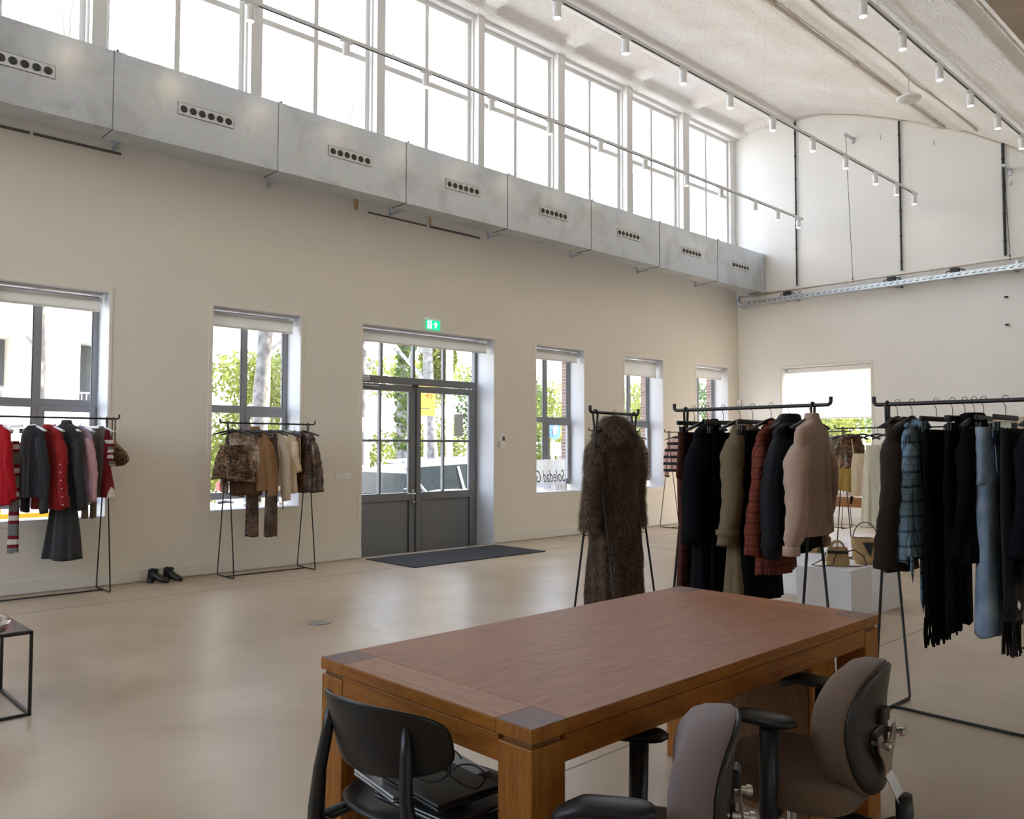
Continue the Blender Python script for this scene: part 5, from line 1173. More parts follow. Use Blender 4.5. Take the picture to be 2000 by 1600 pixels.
# ================= rack 3 : the long fur coat
def fur_coat():
    c = Vector((-3.795, 4.66, 1.655+.011)); t = thing('fur_coat', 'long shaggy brown fur coat hanging alone on the short rack', 'coat', c, radians(92))
    hanger('coat', c, radians(92), 'black hanger inside the long fur coat')
    n0 = -.085
    prof = [(n0+.0, .06, .05), (n0-.02, .10, .07), (n0-.05, .17, .09), (n0-.09, .205, .10), (n0-.2, .215, .115), (n0-.6, .215, .125), (n0-1.0, .23, .14), (-1.50, .245, .15)]
    parts = [('body', body_mesh(prof, 6, .034, 4, n=96, m_=50))]
    for s in (-1, 1): parts.append(('sleeve', sleeve_mesh(s, (.205, n0-.07), .66, .085, .085, .075, .0, 2+s)))
    m = MB(); R = []
    for (z, w, d, y) in ((n0-.13,.12,.10,-.01),(n0-.135,.165,.145,-.015),(n0-.08,.175,.15,-.01),(n0-.02,.145,.125,0),(n0+.03,.105,.09,0),(n0+.045,.07,.055,0),(n0+.01,.045,.035,0)): R.append([Vector((w*cos(a), y+d*sin(a), z+.012*sin(2*a))) for a in [2*pi*q/40 for q in range(40)]])
    m.loft(R); parts.append(('collar', m))
    r = random.Random(5)
    for nm, mb in parts:
        o = mb.build(nm, 'f_fur', t, smooth=True)
        fm = MB(); me = o.data; fs = [f for f in me.polygons if f.area > 1e-6]; tot = sum(f.area for f in fs)
        N_ = {'body': 20000, 'sleeve': 7000, 'collar': 7000}[nm]
        ln = {'body': .022, 'sleeve': .03, 'collar': .038}[nm]
        V_ = me.vertices; vs = fm.v; ff = fm.f
        for f in fs:
            k = f.area/tot*N_; k = int(k)+(1 if r.random() < k-int(k) else 0)
            P = [V_[i].co for i in f.vertices]; nr = f.normal
            for _ in range(k):
                a_, b_ = r.random(), r.random()
                if len(P) == 4: p = P[0]*(1-a_)*(1-b_)+P[1]*a_*(1-b_)+P[2]*a_*b_+P[3]*(1-a_)*b_
                else: p = P[0]+(P[1]-P[0])*a_+(P[2]-P[0])*b_
                d = (nr*r.uniform(.5,.9)+Vector((r.uniform(-.35,.35), r.uniform(-.35,.35), -.75-(.3 if nm != 'collar' else -.2)))).normalized(); l_ = ln*r.uniform(.6,1.3)
                s_ = d.cross(nr); s_ = s_.normalized()*.0012 if s_.length > 1e-5 else Vector((.0012,0,0))
                mid = p+d*l_*.55+nr*.003; tip = p+d*l_+Vector((0,0,-.006))
                q = len(vs); vs.extend([tuple(p-s_), tuple(p+s_), tuple(mid+s_*.8), tuple(mid-s_*.8), tuple(tip)]); ff.append((q,q+1,q+2,q+3)); ff.append((q+3,q+2,q+4))
        me2 = bpy.data.meshes.new('fur_pile'); me2.from_pydata(fm.v, [], fm.f); me2.update(); me2.materials.append(MATS['f_fur_collar' if nm == 'collar' else 'f_fur_tip'])
        o2 = bpy.data.objects.new('fur_pile', me2); COL.objects.link(o2); o2.parent = o; o2['kind'] = 'stuff'
F_('f_fur_tip', (.27,.19,.13), na=.55, ns=14, sheen=.1)
F_('f_fur_collar', (.24,.165,.11), na=.5, ns=14, sheen=.2)
fur_coat()
# ================= rack 4
Z4 = 1.655+.011
def r4(x): return (x, 4.56-(x+3.21)*.055, Z4)
def h4(x, kind, lb, rz=0): hanger(kind, r4(x), H90+rz, lb)
h4(-3.05, 'clip', 'long black clip hanger holding the red-brown trousers'); trousers('plaid_trousers', 'dark red-brown plaid trousers at the left end of the coat rack', r4(-3.05), H90, -.16, -1.22, 'f_brown_plaid', w0=.17, T=.03, hem=.12, gap=.01)
h4(-2.95, 'coat', 'black hanger inside the long black coat'); top_garment('overcoat', 'long black wool overcoat on the rack behind the table', 'coat', r4(-2.93), H90+radians(12), 1.06, 'f_black_coat', W=.23, T=.062, sleeves=.66, sr=(.08,.075), out=.05, collar='coat', flare=.03, seed=31, neck=-.09)
h4(-2.83, 'clip', 'black clip hanger between the black coat and the trench coat', radians(-3)); bottom_garment('black_skirt', 'plain black long skirt hanging behind the trench coat', 'skirt', r4(-2.80), H90, -.16, -1.10, 'f_black', .16, .19, .022, .035, 4, .005, 12)
h4(-2.71, 'coat', 'black hanger inside the khaki trench coat'); t = top_garment('trench_coat', 'khaki trench coat with wide pale collar and buckled cuffs', 'coat', r4(-2.70), H90+radians(20), 1.12, 'f_khaki', W=.235, T=.055, sleeves=.64, sr=(.085,.075), out=.05, collar='trench', flare=.05, hem_T=.10, folds=5, amp=.016, seed=33, neck=-.10, collar_mat='f_khaki_light')
cuffs(t, .235, -.10, .64, .078, 'f_khaki', .05, .03, .03, .07)
h4(-2.62, 'clip', 'black clip hanger between the trench coat and the plaid shirt', radians(3)); bottom_garment('black_dress', 'long black dress with the lowest hem beside the plaid shirt', 'dress', r4(-2.57), H90, -.15, -1.14, 'f_black', .17, .215, .035, .06, 5, .010, 14)
h4(-2.495, 'coat', 'black hanger inside the dark red plaid shirt'); t = top_garment('plaid_shirt', 'dark red plaid overshirt with a rounded tail', 'shirt', r4(-2.475), H90+radians(4), .87, 'f_red_plaid', W=.215, T=.05, sleeves=.68, sr=(.065,.055), out=.02, collar='shirt', flare=.01, seed=35, neck=-.105)
h4(-2.375, 'coat', 'black hanger inside the black zip jacket'); top_garment('black_jacket', 'black jacket with wide sleeves between plaid shirt and beige sweater', 'jacket', r4(-2.36), H90+radians(6), .72, 'f_black_leather', W=.235, T=.065, sleeves=.70, sr=(.085,.075), out=.03, collar='hood', seed=37, neck=-.085, cuff=.08)
h4(-2.245, 'coat', 'black hanger inside the beige sweater'); t = top_garment('beige_sweater', 'beige oversized sweatshirt with a high neck hanging at the rack front', 'sweater', r4(-2.235), H90+radians(10), .64, 'f_sweat', W=.255, T=.06, sleeves=.61, sr=(.09,.06), out=.045, collar='turtle', flare=.0, seed=39, neck=-.085, cuff=.10, drop=.05)
cuffs(t, .255, -.135, .61, .052, 'f_sweat', .045, .03, .05, .0)
m = MB(); m.loft([[Vector((.252*(abs(cos(a_))**.8)*(1 if cos(a_) >= 0 else -1), .078*sin(a_), z)) for a_ in [2*pi*q/40 for q in range(40)]] for z in (-.685,-.735)], caps=False); m.build('hem_band', 'f_sweat', t, smooth=True)
bottom_garment('tank_top', 'short black top hanging just behind the beige sweater', 'top', (-2.30, 4.51, Z4), H90, -.13, -.83, 'f_black', .20, .20, .02, .025, 4, .004, 16)
# ================= rack 5
Z5 = 1.655+.011
def r5(x): return (x, 4.70-(x+1.965)*.032, Z5)
def h5(x, kind, lb, rz=0): hanger(kind, r5(x), H90+rz, lb)
h5(-1.835, 'coat', 'black hanger inside the dark brown coat'); top_garment('brown_coat', 'dark brown wool coat at the left end of the right rack', 'coat', r5(-1.83), H90+radians(12), .80, 'f_dark_brown', W=.225, T=.058, sleeves=.70, sr=(.075,.068), out=.05, collar='coat', flare=.02, seed=41, neck=-.10)
h5(-1.757, 'coat', 'black hanger inside the blue plaid shirt'); t = top_garment('plaid_shirt', 'light blue checked shirt with long hanging ties on the right rack', 'shirt', r5(-1.735), H90+radians(4), .70, 'f_blue_plaid', W=.205, T=.045, sleeves=.66, sr=(.058,.042), out=.012, collar='shirt', seed=43, neck=-.11)
for y_, zz, w_ in ((-.19, -.95, .022), (-.02, -1.13, .028)):
    m = MB(); m.tube([(y_,-.02,-.76), (y_-.01,-.025,-.86), (y_,-.02,zz+.08), (y_+.01,-.02,zz)], [.012,w_,w_,.002], 8, flat=.35, up=(0,1,0)); m.build('tie', 'f_blue_plaid', t, smooth=True)
def scarf(label, x, z0, z1, fr, w, T, mt, seed, rz=0, dx=0, tag_=False):
    p = r5(x+dx); t = thing('fringed_scarf', label, 'scarf', p, H90+rz)
    body_mesh([(z0, w, T), (z0-.03, w*1.02, T*1.3), ((z0+z1)/2, w*1.05, T*1.5), (z1, w*1.04, T*1.3)], 5, .008, seed).build('body', mt, t, smooth=True)
    r = random.Random(seed); m = MB()
    for s_ in (-1, 1):
        for k in range(18):
            xx = -w+2*w*k/17; yy = s_*T*.75; l_ = fr*r.uniform(.88, 1.05)*(1.0-.12*k/17)
            m.tube([(xx, yy, z1+.01), (xx+r.uniform(-.006,.006), yy+r.uniform(-.008,.008), z1-l_*.5), (xx+r.uniform(-.008,.008), yy+r.uniform(-.012,.012), z1-l_)], [.0055,.0058,.005], 6)
    o = m.build('fringe', mt, t, smooth=True); o['kind'] = 'stuff'
    if tag_:
        m = MB(); m.box((-.16,-T-.03,-1.195), (-.10,-T-.028,-1.090), Matrix.Rotation(radians(0),4,'Z')); m.box((-.1305,-T-.0295,-1.09), (-.1295,-T-.0285,-1.03)); m.build('price_tag', 'tag_paper', t)
        m = MB(); m.box((-.145,-T-.0306,-1.145), (-.115,-T-.0301,-1.141)); m.build('tag_print', 'mullion_dark', t)
        m = MB(); m.box((-.02,-.001,-.016), (.02,.001,.016), Matrix.Translation((-.125,-T-.012,-1.005)) @ Matrix.Rotation(radians(35),4,'Y')); m.build('care_label', 'white_plastic', t)
    return t
h5(-1.632, 'clip', 'black clip hanger holding the fringed black scarf', radians(-4)); scarf('black wool scarf with long fringe on the right rack', -1.632, -.155, -1.13, .145, .165, .022, 'f_black', 51)
h5(-1.55, 'clip', 'black clip hanger seen edge-on right of the fringed black scarf', radians(12)); trousers('black_trousers', 'plain black trousers hanging between the scarf and the jeans', r5(-1.535), H90+radians(6), -.165, -1.17, 'f_black', w0=.18, T=.03, hem=.085, gap=.03)
h5(-1.49, 'clip', 'black clip hanger turned aslant left of the black knit', radians(-10)); top_garment('black_knit', 'black knitted sweater with a rolled neck right of the black trousers', 'sweater', r5(-1.44), H90+radians(4), .72, 'f_black', W=.20, T=.055, sleeves=.62, sr=(.06,.05), out=.01, collar='hood', seed=53, neck=-.10)
hanger('coat', r5(-1.445), H90+radians(4), 'black hanger inside the black knitted sweater')
h5(-1.40, 'clip', 'black clip hanger holding the light blue jeans', radians(6)); t = trousers('jeans', 'light blue flared denim jeans on the right rack', r5(-1.375), H90+radians(4), -.15, -1.165, 'f_denim', w0=.185, T=.042, hem=.135, gap=.01, flareT=.05, band='f_denim')
m = MB(); m.prism([(-.15,-.053,-.235),(-.03,-.06,-.24),(-.03,-.064,-.36),(-.09,-.064,-.40),(-.15,-.058,-.36)], (0,-.004,0)); m.build('back_pocket', 'f_denim', t, bevel=.002)
m = MB()
for x_ in (-.15,-.06,.06,.15): m.box((x_-.006,-.05,-.198), (x_+.006,-.044,-.146)); m.box((x_-.006,.044,-.198), (x_+.006,.05,-.146))
m.build('belt_loops', 'f_denim_dark', t)
h5(-1.30, 'clip', 'black clip hanger holding the brown-black fringed scarf'); F_('f_brown_black', (.014,.011,.009)); scarf('brown-black wool scarf with fringe and a beige price tag', -1.265, -.155, -1.08, .18, .17, .026, 'f_brown_black', 57, tag_=True)
h5(-1.17, 'coat', 'black hanger inside the black coat cut by the right frame edge'); top_garment('black_coat', 'black coat hanging at the right frame edge', 'coat', r5(-1.15), H90, .80, 'f_black_coat', W=.21, T=.055, sleeves=.6, sr=(.07,.06), out=.03, collar='coat', seed=59)
# ================= rack 6 (further back)
def r6(x): return (x, 10.42-(x+4.86)*.08, 1.665)
def h6(x, kind, lb, rz=0): hanger(kind, r6(x), rz, lb)
h6(-4.66, 'wire', 'curved black hanger above the sequin dress', radians(20)); t = top_garment('sequin_dress', 'black and bronze sequin dress with a gold tulle skirt', 'dress', r6(-4.66), radians(40), .42, 'f_sequin', W=.15, T=.07, sleeves=.34, sr=(.06,.04), out=.0, seed=61)
body_mesh([(-.48,.15,.08),(-.56,.17,.10),(-.80,.22,.13)], 14, .02, 3).build('tulle_skirt', 'f_gold_tulle', t, smooth=True)
m = MB(); m.tube([(.0,.0,-.7),(.02,.01,-.85),(.0,0,-.97)], [.05,.05,.02], 10, flat=.4); m.build('lining', 'f_black', t, smooth=True)
h6(-4.50, 'wire', 'curved black hanger above the cream camisole', radians(20)); t = bottom_garment('camisole', 'cream satin camisole with thin straps on the further rack', 'top', r6(-4.50), radians(25), -.33, -.86, 'f_cream_satin', .11, .17, .03, .06, 5, .012, 18)
m = MB()
for s_ in (-1, 1): m.tube([(s_*.10, 0, -.33), (s_*.12, 0, -.15)], .006, 6)
m.build('strap', 'f_cream_satin', t)
h6(-4.30, 'wire', 'curved black hanger above the long ivory slip dress', radians(15)); t = bottom_garment('slip_dress', 'long ivory slip dress hanging on the further rack', 'dress', r6(-4.32), radians(25), -.22, -1.24, 'f_ivory', .12, .19, .035, .08, 8, .016, 19)
h6(-4.14, 'wire', 'curved black hanger above the narrow black dress', radians(10)); bottom_garment('black_slip', 'narrow black dress beside the ivory slip dress', 'dress', r6(-4.14), radians(60), -.2, -1.2, 'f_black', .12, .15, .03, .05, 4, .01, 20)
# ================= far racks along the walls
def far_top(name, lb, cat, loc, rz, L_, mt, seed, **k):
    hanger('coat', loc, rz, 'dark hanger inside the '+lb.split(',')[0]); return top_garment(name, lb, cat, loc, rz, L_, mt, W=.17, T=.055, seed=seed, **k)
ZF = 1.68
far_top('jacket', 'green and black patterned jacket, half hidden behind the fur coat', 'jacket', (-8.62, 10.98, ZF), radians(12), .62, 'f_green_black', 71, sleeves=.55, sr=(.05,.05)) if mat('f_green_black', (.02,.10,.06), .9, col2=(.01,.01,.01), nscale=12) else 0
leopard('f_beige_pattern', (.42,.30,.24), (.12,.08,.07), 22)
far_top('cardigan', 'beige patterned cardigan, right of the green jacket behind the fur coat', 'cardigan', (-8.62, 11.1, ZF), radians(25), .60, 'f_beige_pattern', 73, sleeves=.58, sr=(.055,.05))
far_top('sweater', 'grey sweater, mostly hidden behind the fur coat', 'sweater', (-8.62, 10.82, ZF), radians(12), .6, 'f_taupe', 75, sleeves=.5)
far_top('striped_sweater', 'pink and black striped sweater, left of the black overcoat', 'sweater', (-8.62, 12.3, ZF), radians(18), .62, 'f_pink_black', 77, sleeves=.62, sr=(.06,.05))
far_top('pale_dress', 'pale dress, seen right of the beige sweater near the far wall', 'dress', (-6.75, 14.3, 1.70), H90+radians(-20), .9, 'f_offwhite', 79, sleeves=0)
far_top('pale_blouse', 'pale grey-pink blouse, next to the pale dress near the far wall', 'blouse', (-6.6, 14.3, 1.70), H90+radians(-20), .8, 'f_taupe', 81, sleeves=.5)
hanger('wire', (-6.9, 14.3, 1.70), H90, 'bare curved hanger near the far wall left of the pale dress'); hanger('wire', (-6.5, 14.3, 1.70), H90, 'bare curved hanger near the far wall right of the blouse')
# ================================================================== OUTSIDE, SEEN THROUGH THE WINDOWS
GZ = -.35
mat('paving', (.68,.66,.63), .9, noise_amt=.15, nscale=3); mat('asphalt', (.45,.45,.45), .9, noise_amt=.2, nscale=6)
mat('render_pale', (.82,.80,.74), .9); mat('brick_outer', (.20,.13,.10), .9, noise_amt=.4, nscale=18)
m = MB(); m.box((-70, -30, GZ-.2), (XA-TH-.01, 60, GZ)); m.box((XA-TH, YB+TH+.01, GZ-.2), (40, 60, GZ)); struct(m.build('ground', 'paving'))
m = MB(); m.box((-22, -30, GZ), (-12.2, 60, GZ+.012)); struct(m.build('ground_2', 'asphalt'))
# brick outer face of the long wall with piers beside the windows, and the roof edge
def bricks():
    m_ = mat('brick_face', (.22,.14,.11), .9); nt = m_.node_tree; b = nt.nodes['Principled BSDF']
    tc = nt.nodes.new('ShaderNodeTexCoord'); br = nt.nodes.new('ShaderNodeTexBrick'); mp = nt.nodes.new('ShaderNodeMapping'); mp.inputs['Rotation'].default_value = (0, radians(90), radians(90))
    br.inputs['Scale'].default_value = 4.5; br.inputs['Color1'].default_value = (.26,.16,.12,1); br.inputs['Color2'].default_value = (.16,.10,.08,1); br.inputs['Mortar'].default_value = (.45,.42,.38,1)
    nt.links.new(tc.outputs['Object'], mp.inputs[0]); nt.links.new(mp.outputs[0], br.inputs[0]); nt.links.new(br.outputs[0], b.inputs['Base Color'])
bricks()
hs = sorted([(a-.02, b+.02) for a, b in WIN]+[(DOOR[0]-.02, DOOR[1]+.02)])
m = MB(); prev = Y0
for a, b in hs+[(YB+TH, YB+TH)]:
    m.box((XA-TH-.14, prev, GZ), (XA-TH-.005, a, 5.0)); prev = b
for a, b in hs: m.box((XA-TH-.14, a, 3.02), (XA-TH-.005, b, 5.0))
for a, b in WIN: m.box((XA-TH-.14, a, GZ), (XA-TH-.005, b, .66))
struct(m.build('wall_outer', 'brick_face'))
rnd = random.Random(11)
def leafy(name, mt, blobs, n, size, parent=None, seed=0):
    r = random.Random(seed); m = MB()
    for k in range(n):
        cx, cy, cz, rx, ry, rz_ = blobs[r.randrange(len(blobs))]
        while True:
            a = Vector((r.uniform(-1,1), r.uniform(-1,1), r.uniform(-1,1)))
            if .35 < a.length < 1: break
        p = Vector((cx+a.x*rx, cy+a.y*ry, cz+a.z*rz_))
        u = Vector((r.uniform(-1,1), r.uniform(-1,1), r.uniform(-1,1))).normalized(); w = u.orthogonal().normalized()
        s = size*r.uniform(.6, 1.4)
        m.add([p-u*s, p+w*s*.55, p+u*s, p-w*s*.55], [(0,1,2,3)])
    return m.build(name, mt, parent, world=parent is not None)
def leafmat(name, c):
    m = bpy.data.materials.new(name); m.use_nodes = True; nt = m.node_tree; nt.nodes.clear(); L = nt.links.new
    o = nt.nodes.new('ShaderNodeOutputMaterial'); d = nt.nodes.new('ShaderNodeBsdfDiffuse'); t = nt.nodes.new('ShaderNodeBsdfTranslucent'); mx = nt.nodes.new('ShaderNodeMixShader'); mx.inputs[0].default_value = .45
    tc = nt.nodes.new('ShaderNodeTexCoord'); n = nt.nodes.new('ShaderNodeTexNoise'); n.inputs['Scale'].default_value = 1.2; n.inputs['Detail'].default_value = 6
    r = nt.nodes.new('ShaderNodeValToRGB'); r.color_ramp.elements[0].position = .38; r.color_ramp.elements[1].position = .62
    r.color_ramp.elements[0].color = tuple(v*.45 for v in c)+(1,); r.color_ramp.elements[1].color = tuple(c)+(1,)
    L(tc.outputs['Object'], n.inputs[0]); L(n.outputs[0], r.inputs[0]); L(r.outputs[0], d.inputs[0]); L(r.outputs[0], t.inputs[0])
    L(d.outputs[0], mx.inputs[1]); L(t.outputs[0], mx.inputs[2]); L(mx.outputs[0], o.inputs[0]); MATS[name] = m
leafmat('leaf_spring', (.27,.31,.08)); leafmat('leaf_green', (.14,.20,.06)); leafmat('leaf_dark', (.10,.16,.07))
mat('bark_grey', (.30,.29,.27), .9, col2=(.10,.10,.10), nscale=9, bump=.6, bscale=20); mat('bark_pale', (.36,.34,.32), .9)
def trunk(m, p, r0, h, lean=(0,0), seed=0):
    pts = []; rs = []
    for k in range(12):
        u = k/11; pts.append((p[0]+lean[0]*u+.06*sin(u*5+seed), p[1]+lean[1]*u+.06*cos(u*4+seed), p[2]+h*u)); rs.append(r0*(1-.45*u)*(1+.25*max(0, .12-u)/.12)+.012*sin(u*31+seed))
    m.tube(pts, rs, 12)
    return pts
def branch(m, p, d, r, n, rr, L=1.0):
    if n == 0: return
    pts = [p]; q = p
    for k in range(4):
        d = (d+Vector((rr.uniform(-.25,.25), rr.uniform(-.25,.25), rr.uniform(-.05,.25)))).normalized(); q = q+d*L*.3; pts.append(q)
    m.tube(pts, [r, r*.88, r*.75, r*.64, r*.55], 5, caps=False)
    for k in range(3 if n > 2 else 2):
        e = (d+Vector((rr.uniform(-.9,.9), rr.uniform(-.9,.9), rr.uniform(-.3,.6)))).normalized()
        branch(m, pts[2+k] if k < 2 else q, e, r*.55, n-1, rr, L*.82)
def tree(label, x, y, r0, h, kind, seed, leaves=True, crown=None, group=None, lean=(0,0)):
    t = thing('street_tree', label, 'tree', (x, y, GZ), 0, group)
    m = MB(); pts = trunk(m, (x, y, GZ), r0, h, lean, seed); m.build('trunk', 'bark_grey', t, world=True, smooth=True)
    rr = random.Random(seed); m = MB()
    for k in range(6):
        a = rr.uniform(0, 6.28); branch(m, Vector(pts[5+k]), Vector((cos(a), sin(a), .7)).normalized(), r0*.38, 5, rr, 1.25)
    m.build('branches', 'bark_pale', t, world=True)
    if leaves:
        o = leafy('foliage', kind, crown or [(x+rr.uniform(-1.5,1.5), y+rr.uniform(-1.5,1.5), h+rr.uniform(-1.2,1.5), 1.4, 1.4, 1.0) for _ in range(7)], 2600, .075, t, seed); o['kind'] = 'stuff'
    return t
tree('bare grey street tree with a mottled trunk in the window behind the beige rack', -14.0, 7.16, .17, 7.4, None, 3, leaves=False, lean=(0,.12))
tree('bare street tree outside the middle high windows', -15.5, 10.4, .13, 7.5, None, 8, leaves=False)
tree('bare street tree outside the high windows on the left', -14.5, 3.6, .12, 7.0, None, 5, leaves=False)
tree('thin bare tree outside the high windows nearest the far wall', -16.5, 19.0, .13, 8.0, 'leaf_spring', 15, leaves=False)
tree('ivy covered tree seen through the left top light of the door', -20.0, 14.8, .22, 7.5, 'leaf_green', 21, crown=[(-20, 14.8, 1.5+k*.7, .32, .32, .5) for k in range(7)])
tree('tall leaning tree behind the yellow sign outside the door', -17.0, 13.55, .18, 7.5, 'leaf_spring', 27, crown=[(-17.2, 13.8, 3.8, .5,.5,.8),(-17, 15.0, 4.6, .8,.8,.5)], lean=(0,-.3))
# hedge of shrubs behind the parked cars
for i in range(15):
    y = -1+i*3.1+rnd.uniform(-.4,.4); x = -23+rnd.uniform(-.8,.8)
    if y < 9.5: continue
    h = rnd.uniform(3.6, 4.8)
    t = thing('shrub', 'bushy spring green shrub in the hedge behind the parked cars', 'shrub', (x, y, GZ), 0, 'hedge shrubs behind the cars')
    m = MB(); 
    for k in range(4): m.tube([(x, y, GZ), (x+rnd.uniform(-.5,.5), y+rnd.uniform(-.6,.6), GZ+h*.7)], [.05,.02], 6)
    m.build('stems', 'bark_pale', t, world=True)
    bl = [(x+rnd.uniform(-.8,.8), y+rnd.uniform(-1.3,1.3), GZ+rnd.uniform(.5,h), .9, 1.1, .8) for _ in range(12)]
    o = leafy('foliage', ['leaf_spring','leaf_green','leaf_spring','leaf_dark'][i % 4], bl, 6500, .075, t, i); o['kind'] = 'stuff'
# trees beyond the far wall window
for i, (x, y, kd) in enumerate([(-11.2, 24, 'leaf_spring'), (-8.6, 25, 'leaf_green'), (-13.4, 26, 'leaf_green'), (-6.3, 24.5, 'leaf_spring')]):
    t = thing('garden_tree', 'spring green tree outside the far window, behind the half lowered blind', 'tree', (x, y, GZ), 0, 'trees outside the far window')
    m = MB(); trunk(m, (x, y, GZ), .15, 4.0, (.3,0), i); m.build('trunk', 'bark_pale', t, world=True, smooth=True)
    bl = [(x+rnd.uniform(-1.6,1.6), y+rnd.uniform(-1,1), rnd.uniform(.6,3.2), 1.0, .9, .7) for _ in range(10)]
    o = leafy('foliage', kd, bl, 3400, .075, t, 40+i); o['kind'] = 'stuff'
# red-rimmed traffic sign beyond that window
mat('sign_red', (.75,.05,.05), .4); mat('sign_white', (.85,.85,.85), .4); mat('sign_yellow', (.95,.55,.03), .4); mat('sign_blue', (.03,.15,.62), .4); mat('pole_grey', (.5,.51,.52), .4, metal=.5)
t = thing('traffic_sign', 'round white traffic sign with a red rim outside the far window', 'traffic sign', (-10.25, 19.5, GZ))
m = MB(); m.lathe([(0,-.012),(.42,-.012),(.42,.0),(0,.0)], (-10.25, 19.5, 1.72), 36, 'Y'); m.build('red_rim', 'sign_red', t, world=True)
m = MB(); m.lathe([(0,-.002),(.33,-.002),(.33,.0),(0,.0)], (-10.25, 19.485, 1.72), 36, 'Y'); m.build('white_disc', 'sign_white', t, world=True)
m = MB(); m.tube([(-10.25, 19.53, GZ), (-10.25, 19.53, 2.1)], .03, 10); m.build('pole', 'pole_grey', t, world=True)
# pale apartment building across the street
t = thing('apartment_building', 'pale apartment building with recessed balconies across the street', 'building', (-25.5, 2.5, GZ))
m = MB(); wins = []
xb = -24.0
zs = [(2.55, 4.25), (5.6, 7.3)]; yw = [(-6.6,-5.2),(-2.6,-1.3),(1.6,2.9),(4.35,5.6),(7.05,8.1),(9.45,10.6)]
ys_ = sorted({-9, 11.6}|{v for q in yw for v in q}); zz = sorted({GZ, 9.5}|{v for q in zs for v in q})
for i in range(len(ys_)-1):
    for k in range(len(zz)-1):
        yc, zc = (ys_[i]+ys_[i+1])/2, (zz[k]+zz[k+1])/2
        if any(a < yc < b for a, b in yw) and any(a < zc < b for a, b in zs): continue
        m.box((xb-1.5, ys_[i], zz[k]), (xb, ys_[i+1], zz[k+1]))
m.build('facade', 'render_pale', t, world=True)
mat('window_dark', (.10,.11,.12), .3)
for a, b in yw:
    for c, d in zs:
        m = MB(); m.box((xb-1.6, a, c), (xb-1.45, b, d)); m.build('window_recess', 'window_dark', t, world=True)
        m = MB()
        for k in range(9): yy = a+.05+(b-a-.1)*k/8; m.box((xb+.02, yy-.012, c-.9), (xb+.045, yy+.012, c+.25))
        m.box((xb+.01, a, c+.25), (xb+.055, b, c+.29)); m.build('balcony_rail', 'pole_grey', t, world=True)
# low pale wall / shop front right outside the leftmost window
m = MB(); m.box((-17.6, -2, GZ), (-17.4, 3.7, 2.1)); tag(m.build('garden_wall', 'render_pale'), 'low pale wall seen through the leftmost window', 'wall')
# parked cars
mat('car_silver', (.50,.52,.54), .3, metal=.2, coat=.5); mat('car_blue', (.06,.10,.28), .25, metal=.3, coat=1); mat('car_dark', (.03,.035,.05), .25, coat=1); mat('car_glass', (.02,.03,.035), .12, spec=.35); mat('tyre', (.02,.02,.02), .8); mat('tail_red', (.55,.02,.02), .3); mat('amber', (.8,.3,.05), .3)
def car(label, x, y, L_, H, body, rails=False, d=1):
    t = thing('parked_car', label, 'car', (x, y, GZ), radians(90) if d > 0 else radians(-90))
    Wd = .88
    # side profile (u along the length), z
    low = [(-.5,.42),(-.49,.75),(-.46,.92),(-.30,.98),(.17,.97),(.36,.90),(.47,.74),(.5,.5)]
    def sec(u, zlo, zhi, w, wt): return [Vector((u*L_, -w, zlo)), Vector((u*L_, -w*1.0, (zlo+zhi)/2)), Vector((u*L_, -wt, zhi)), Vector((u*L_, wt, zhi)), Vector((u*L_, w, (zlo+zhi)/2)), Vector((u*L_, w, zlo))]
    rings = [sec(u, .24, z, Wd*(.86 if abs(u) > .47 else .97 if abs(u) > .4 else 1), Wd*(.8 if abs(u) > .47 else .92)) for u, z in low]
    m = MB(); m.loft(rings); m.build('body', body, t, smooth=False, bevel=.05, seg=3)
    gh = [(-.475,.90,.02),(-.44,H-.16,.1),(-.36,H-.05,.14),(-.10,H,.15),(.06,H-.05,.14),(.20,.96,.05)]
    rings = []
    for u, z, ins in gh: rings.append([Vector((u*L_, -(Wd-.06), .90)), Vector((u*L_, -(Wd-.06-ins), z)), Vector((u*L_, Wd-.06-ins, z)), Vector((u*L_, Wd-.06, .90))])
    m = MB(); m.loft(rings); m.build('windows', 'car_glass', t, bevel=.02)
    m = MB(); rings = []
    for u, z, ins in gh[1:-1]: rings.append([Vector((u*L_, -(Wd-.05-ins), z-.03)), Vector((u*L_, -(Wd-.07-ins), z+.012)), Vector((u*L_, Wd-.07-ins, z+.012)), Vector((u*L_, Wd-.05-ins, z-.03))])
    m.loft(rings); m.build('roof', body, t, bevel=.01)
    for u0, u1 in ((-.445,-.36),(-.16,-.15),(.055,.20)):
        for s in (-1, 1):
            z0 = H-.10 if u0 > -.4 else .9; 
            m = MB(); m.tube([(u1*L_, s*(Wd-.05), .93), (u0*L_, s*(Wd-.19), H-.06)], .028, 6); m.build('pillar', body, t)
    for u in (-.31, .31):
        for s in (-1, 1):
            m = MB(); m.lathe([(0,-.1),(.27,-.1),(.315,-.08),(.315,.08),(.27,.1),(0,.1)], (u*L_, s*(Wd-.1), .315), 24, 'Y'); w = m.build('wheel', 'tyre', t)
            m = MB(); m.lathe([(0,-.11),(.19,-.105),(.19,.105),(0,.11)], (u*L_, s*(Wd-.1), .315), 18, 'Y'); m.build('rim', 'pole_grey', w)
    for s in (-1, 1):
        m = MB(); m.box((-.50*L_, s*.62-.1, .72), (-.475*L_, s*.62+.1, .92)); m.build('tail_light', 'tail_red', t, bevel=.02)
        if rails:
            m = MB(); m.tube([(-.36*L_, s*.62, H-.04), (-.34*L_, s*.62, H+.04), (.02*L_, s*.62, H+.04), (.05*L_, s*.62, H-.02)], .02, 8); m.build('roof_rail', 'car_silver', t)
    return t
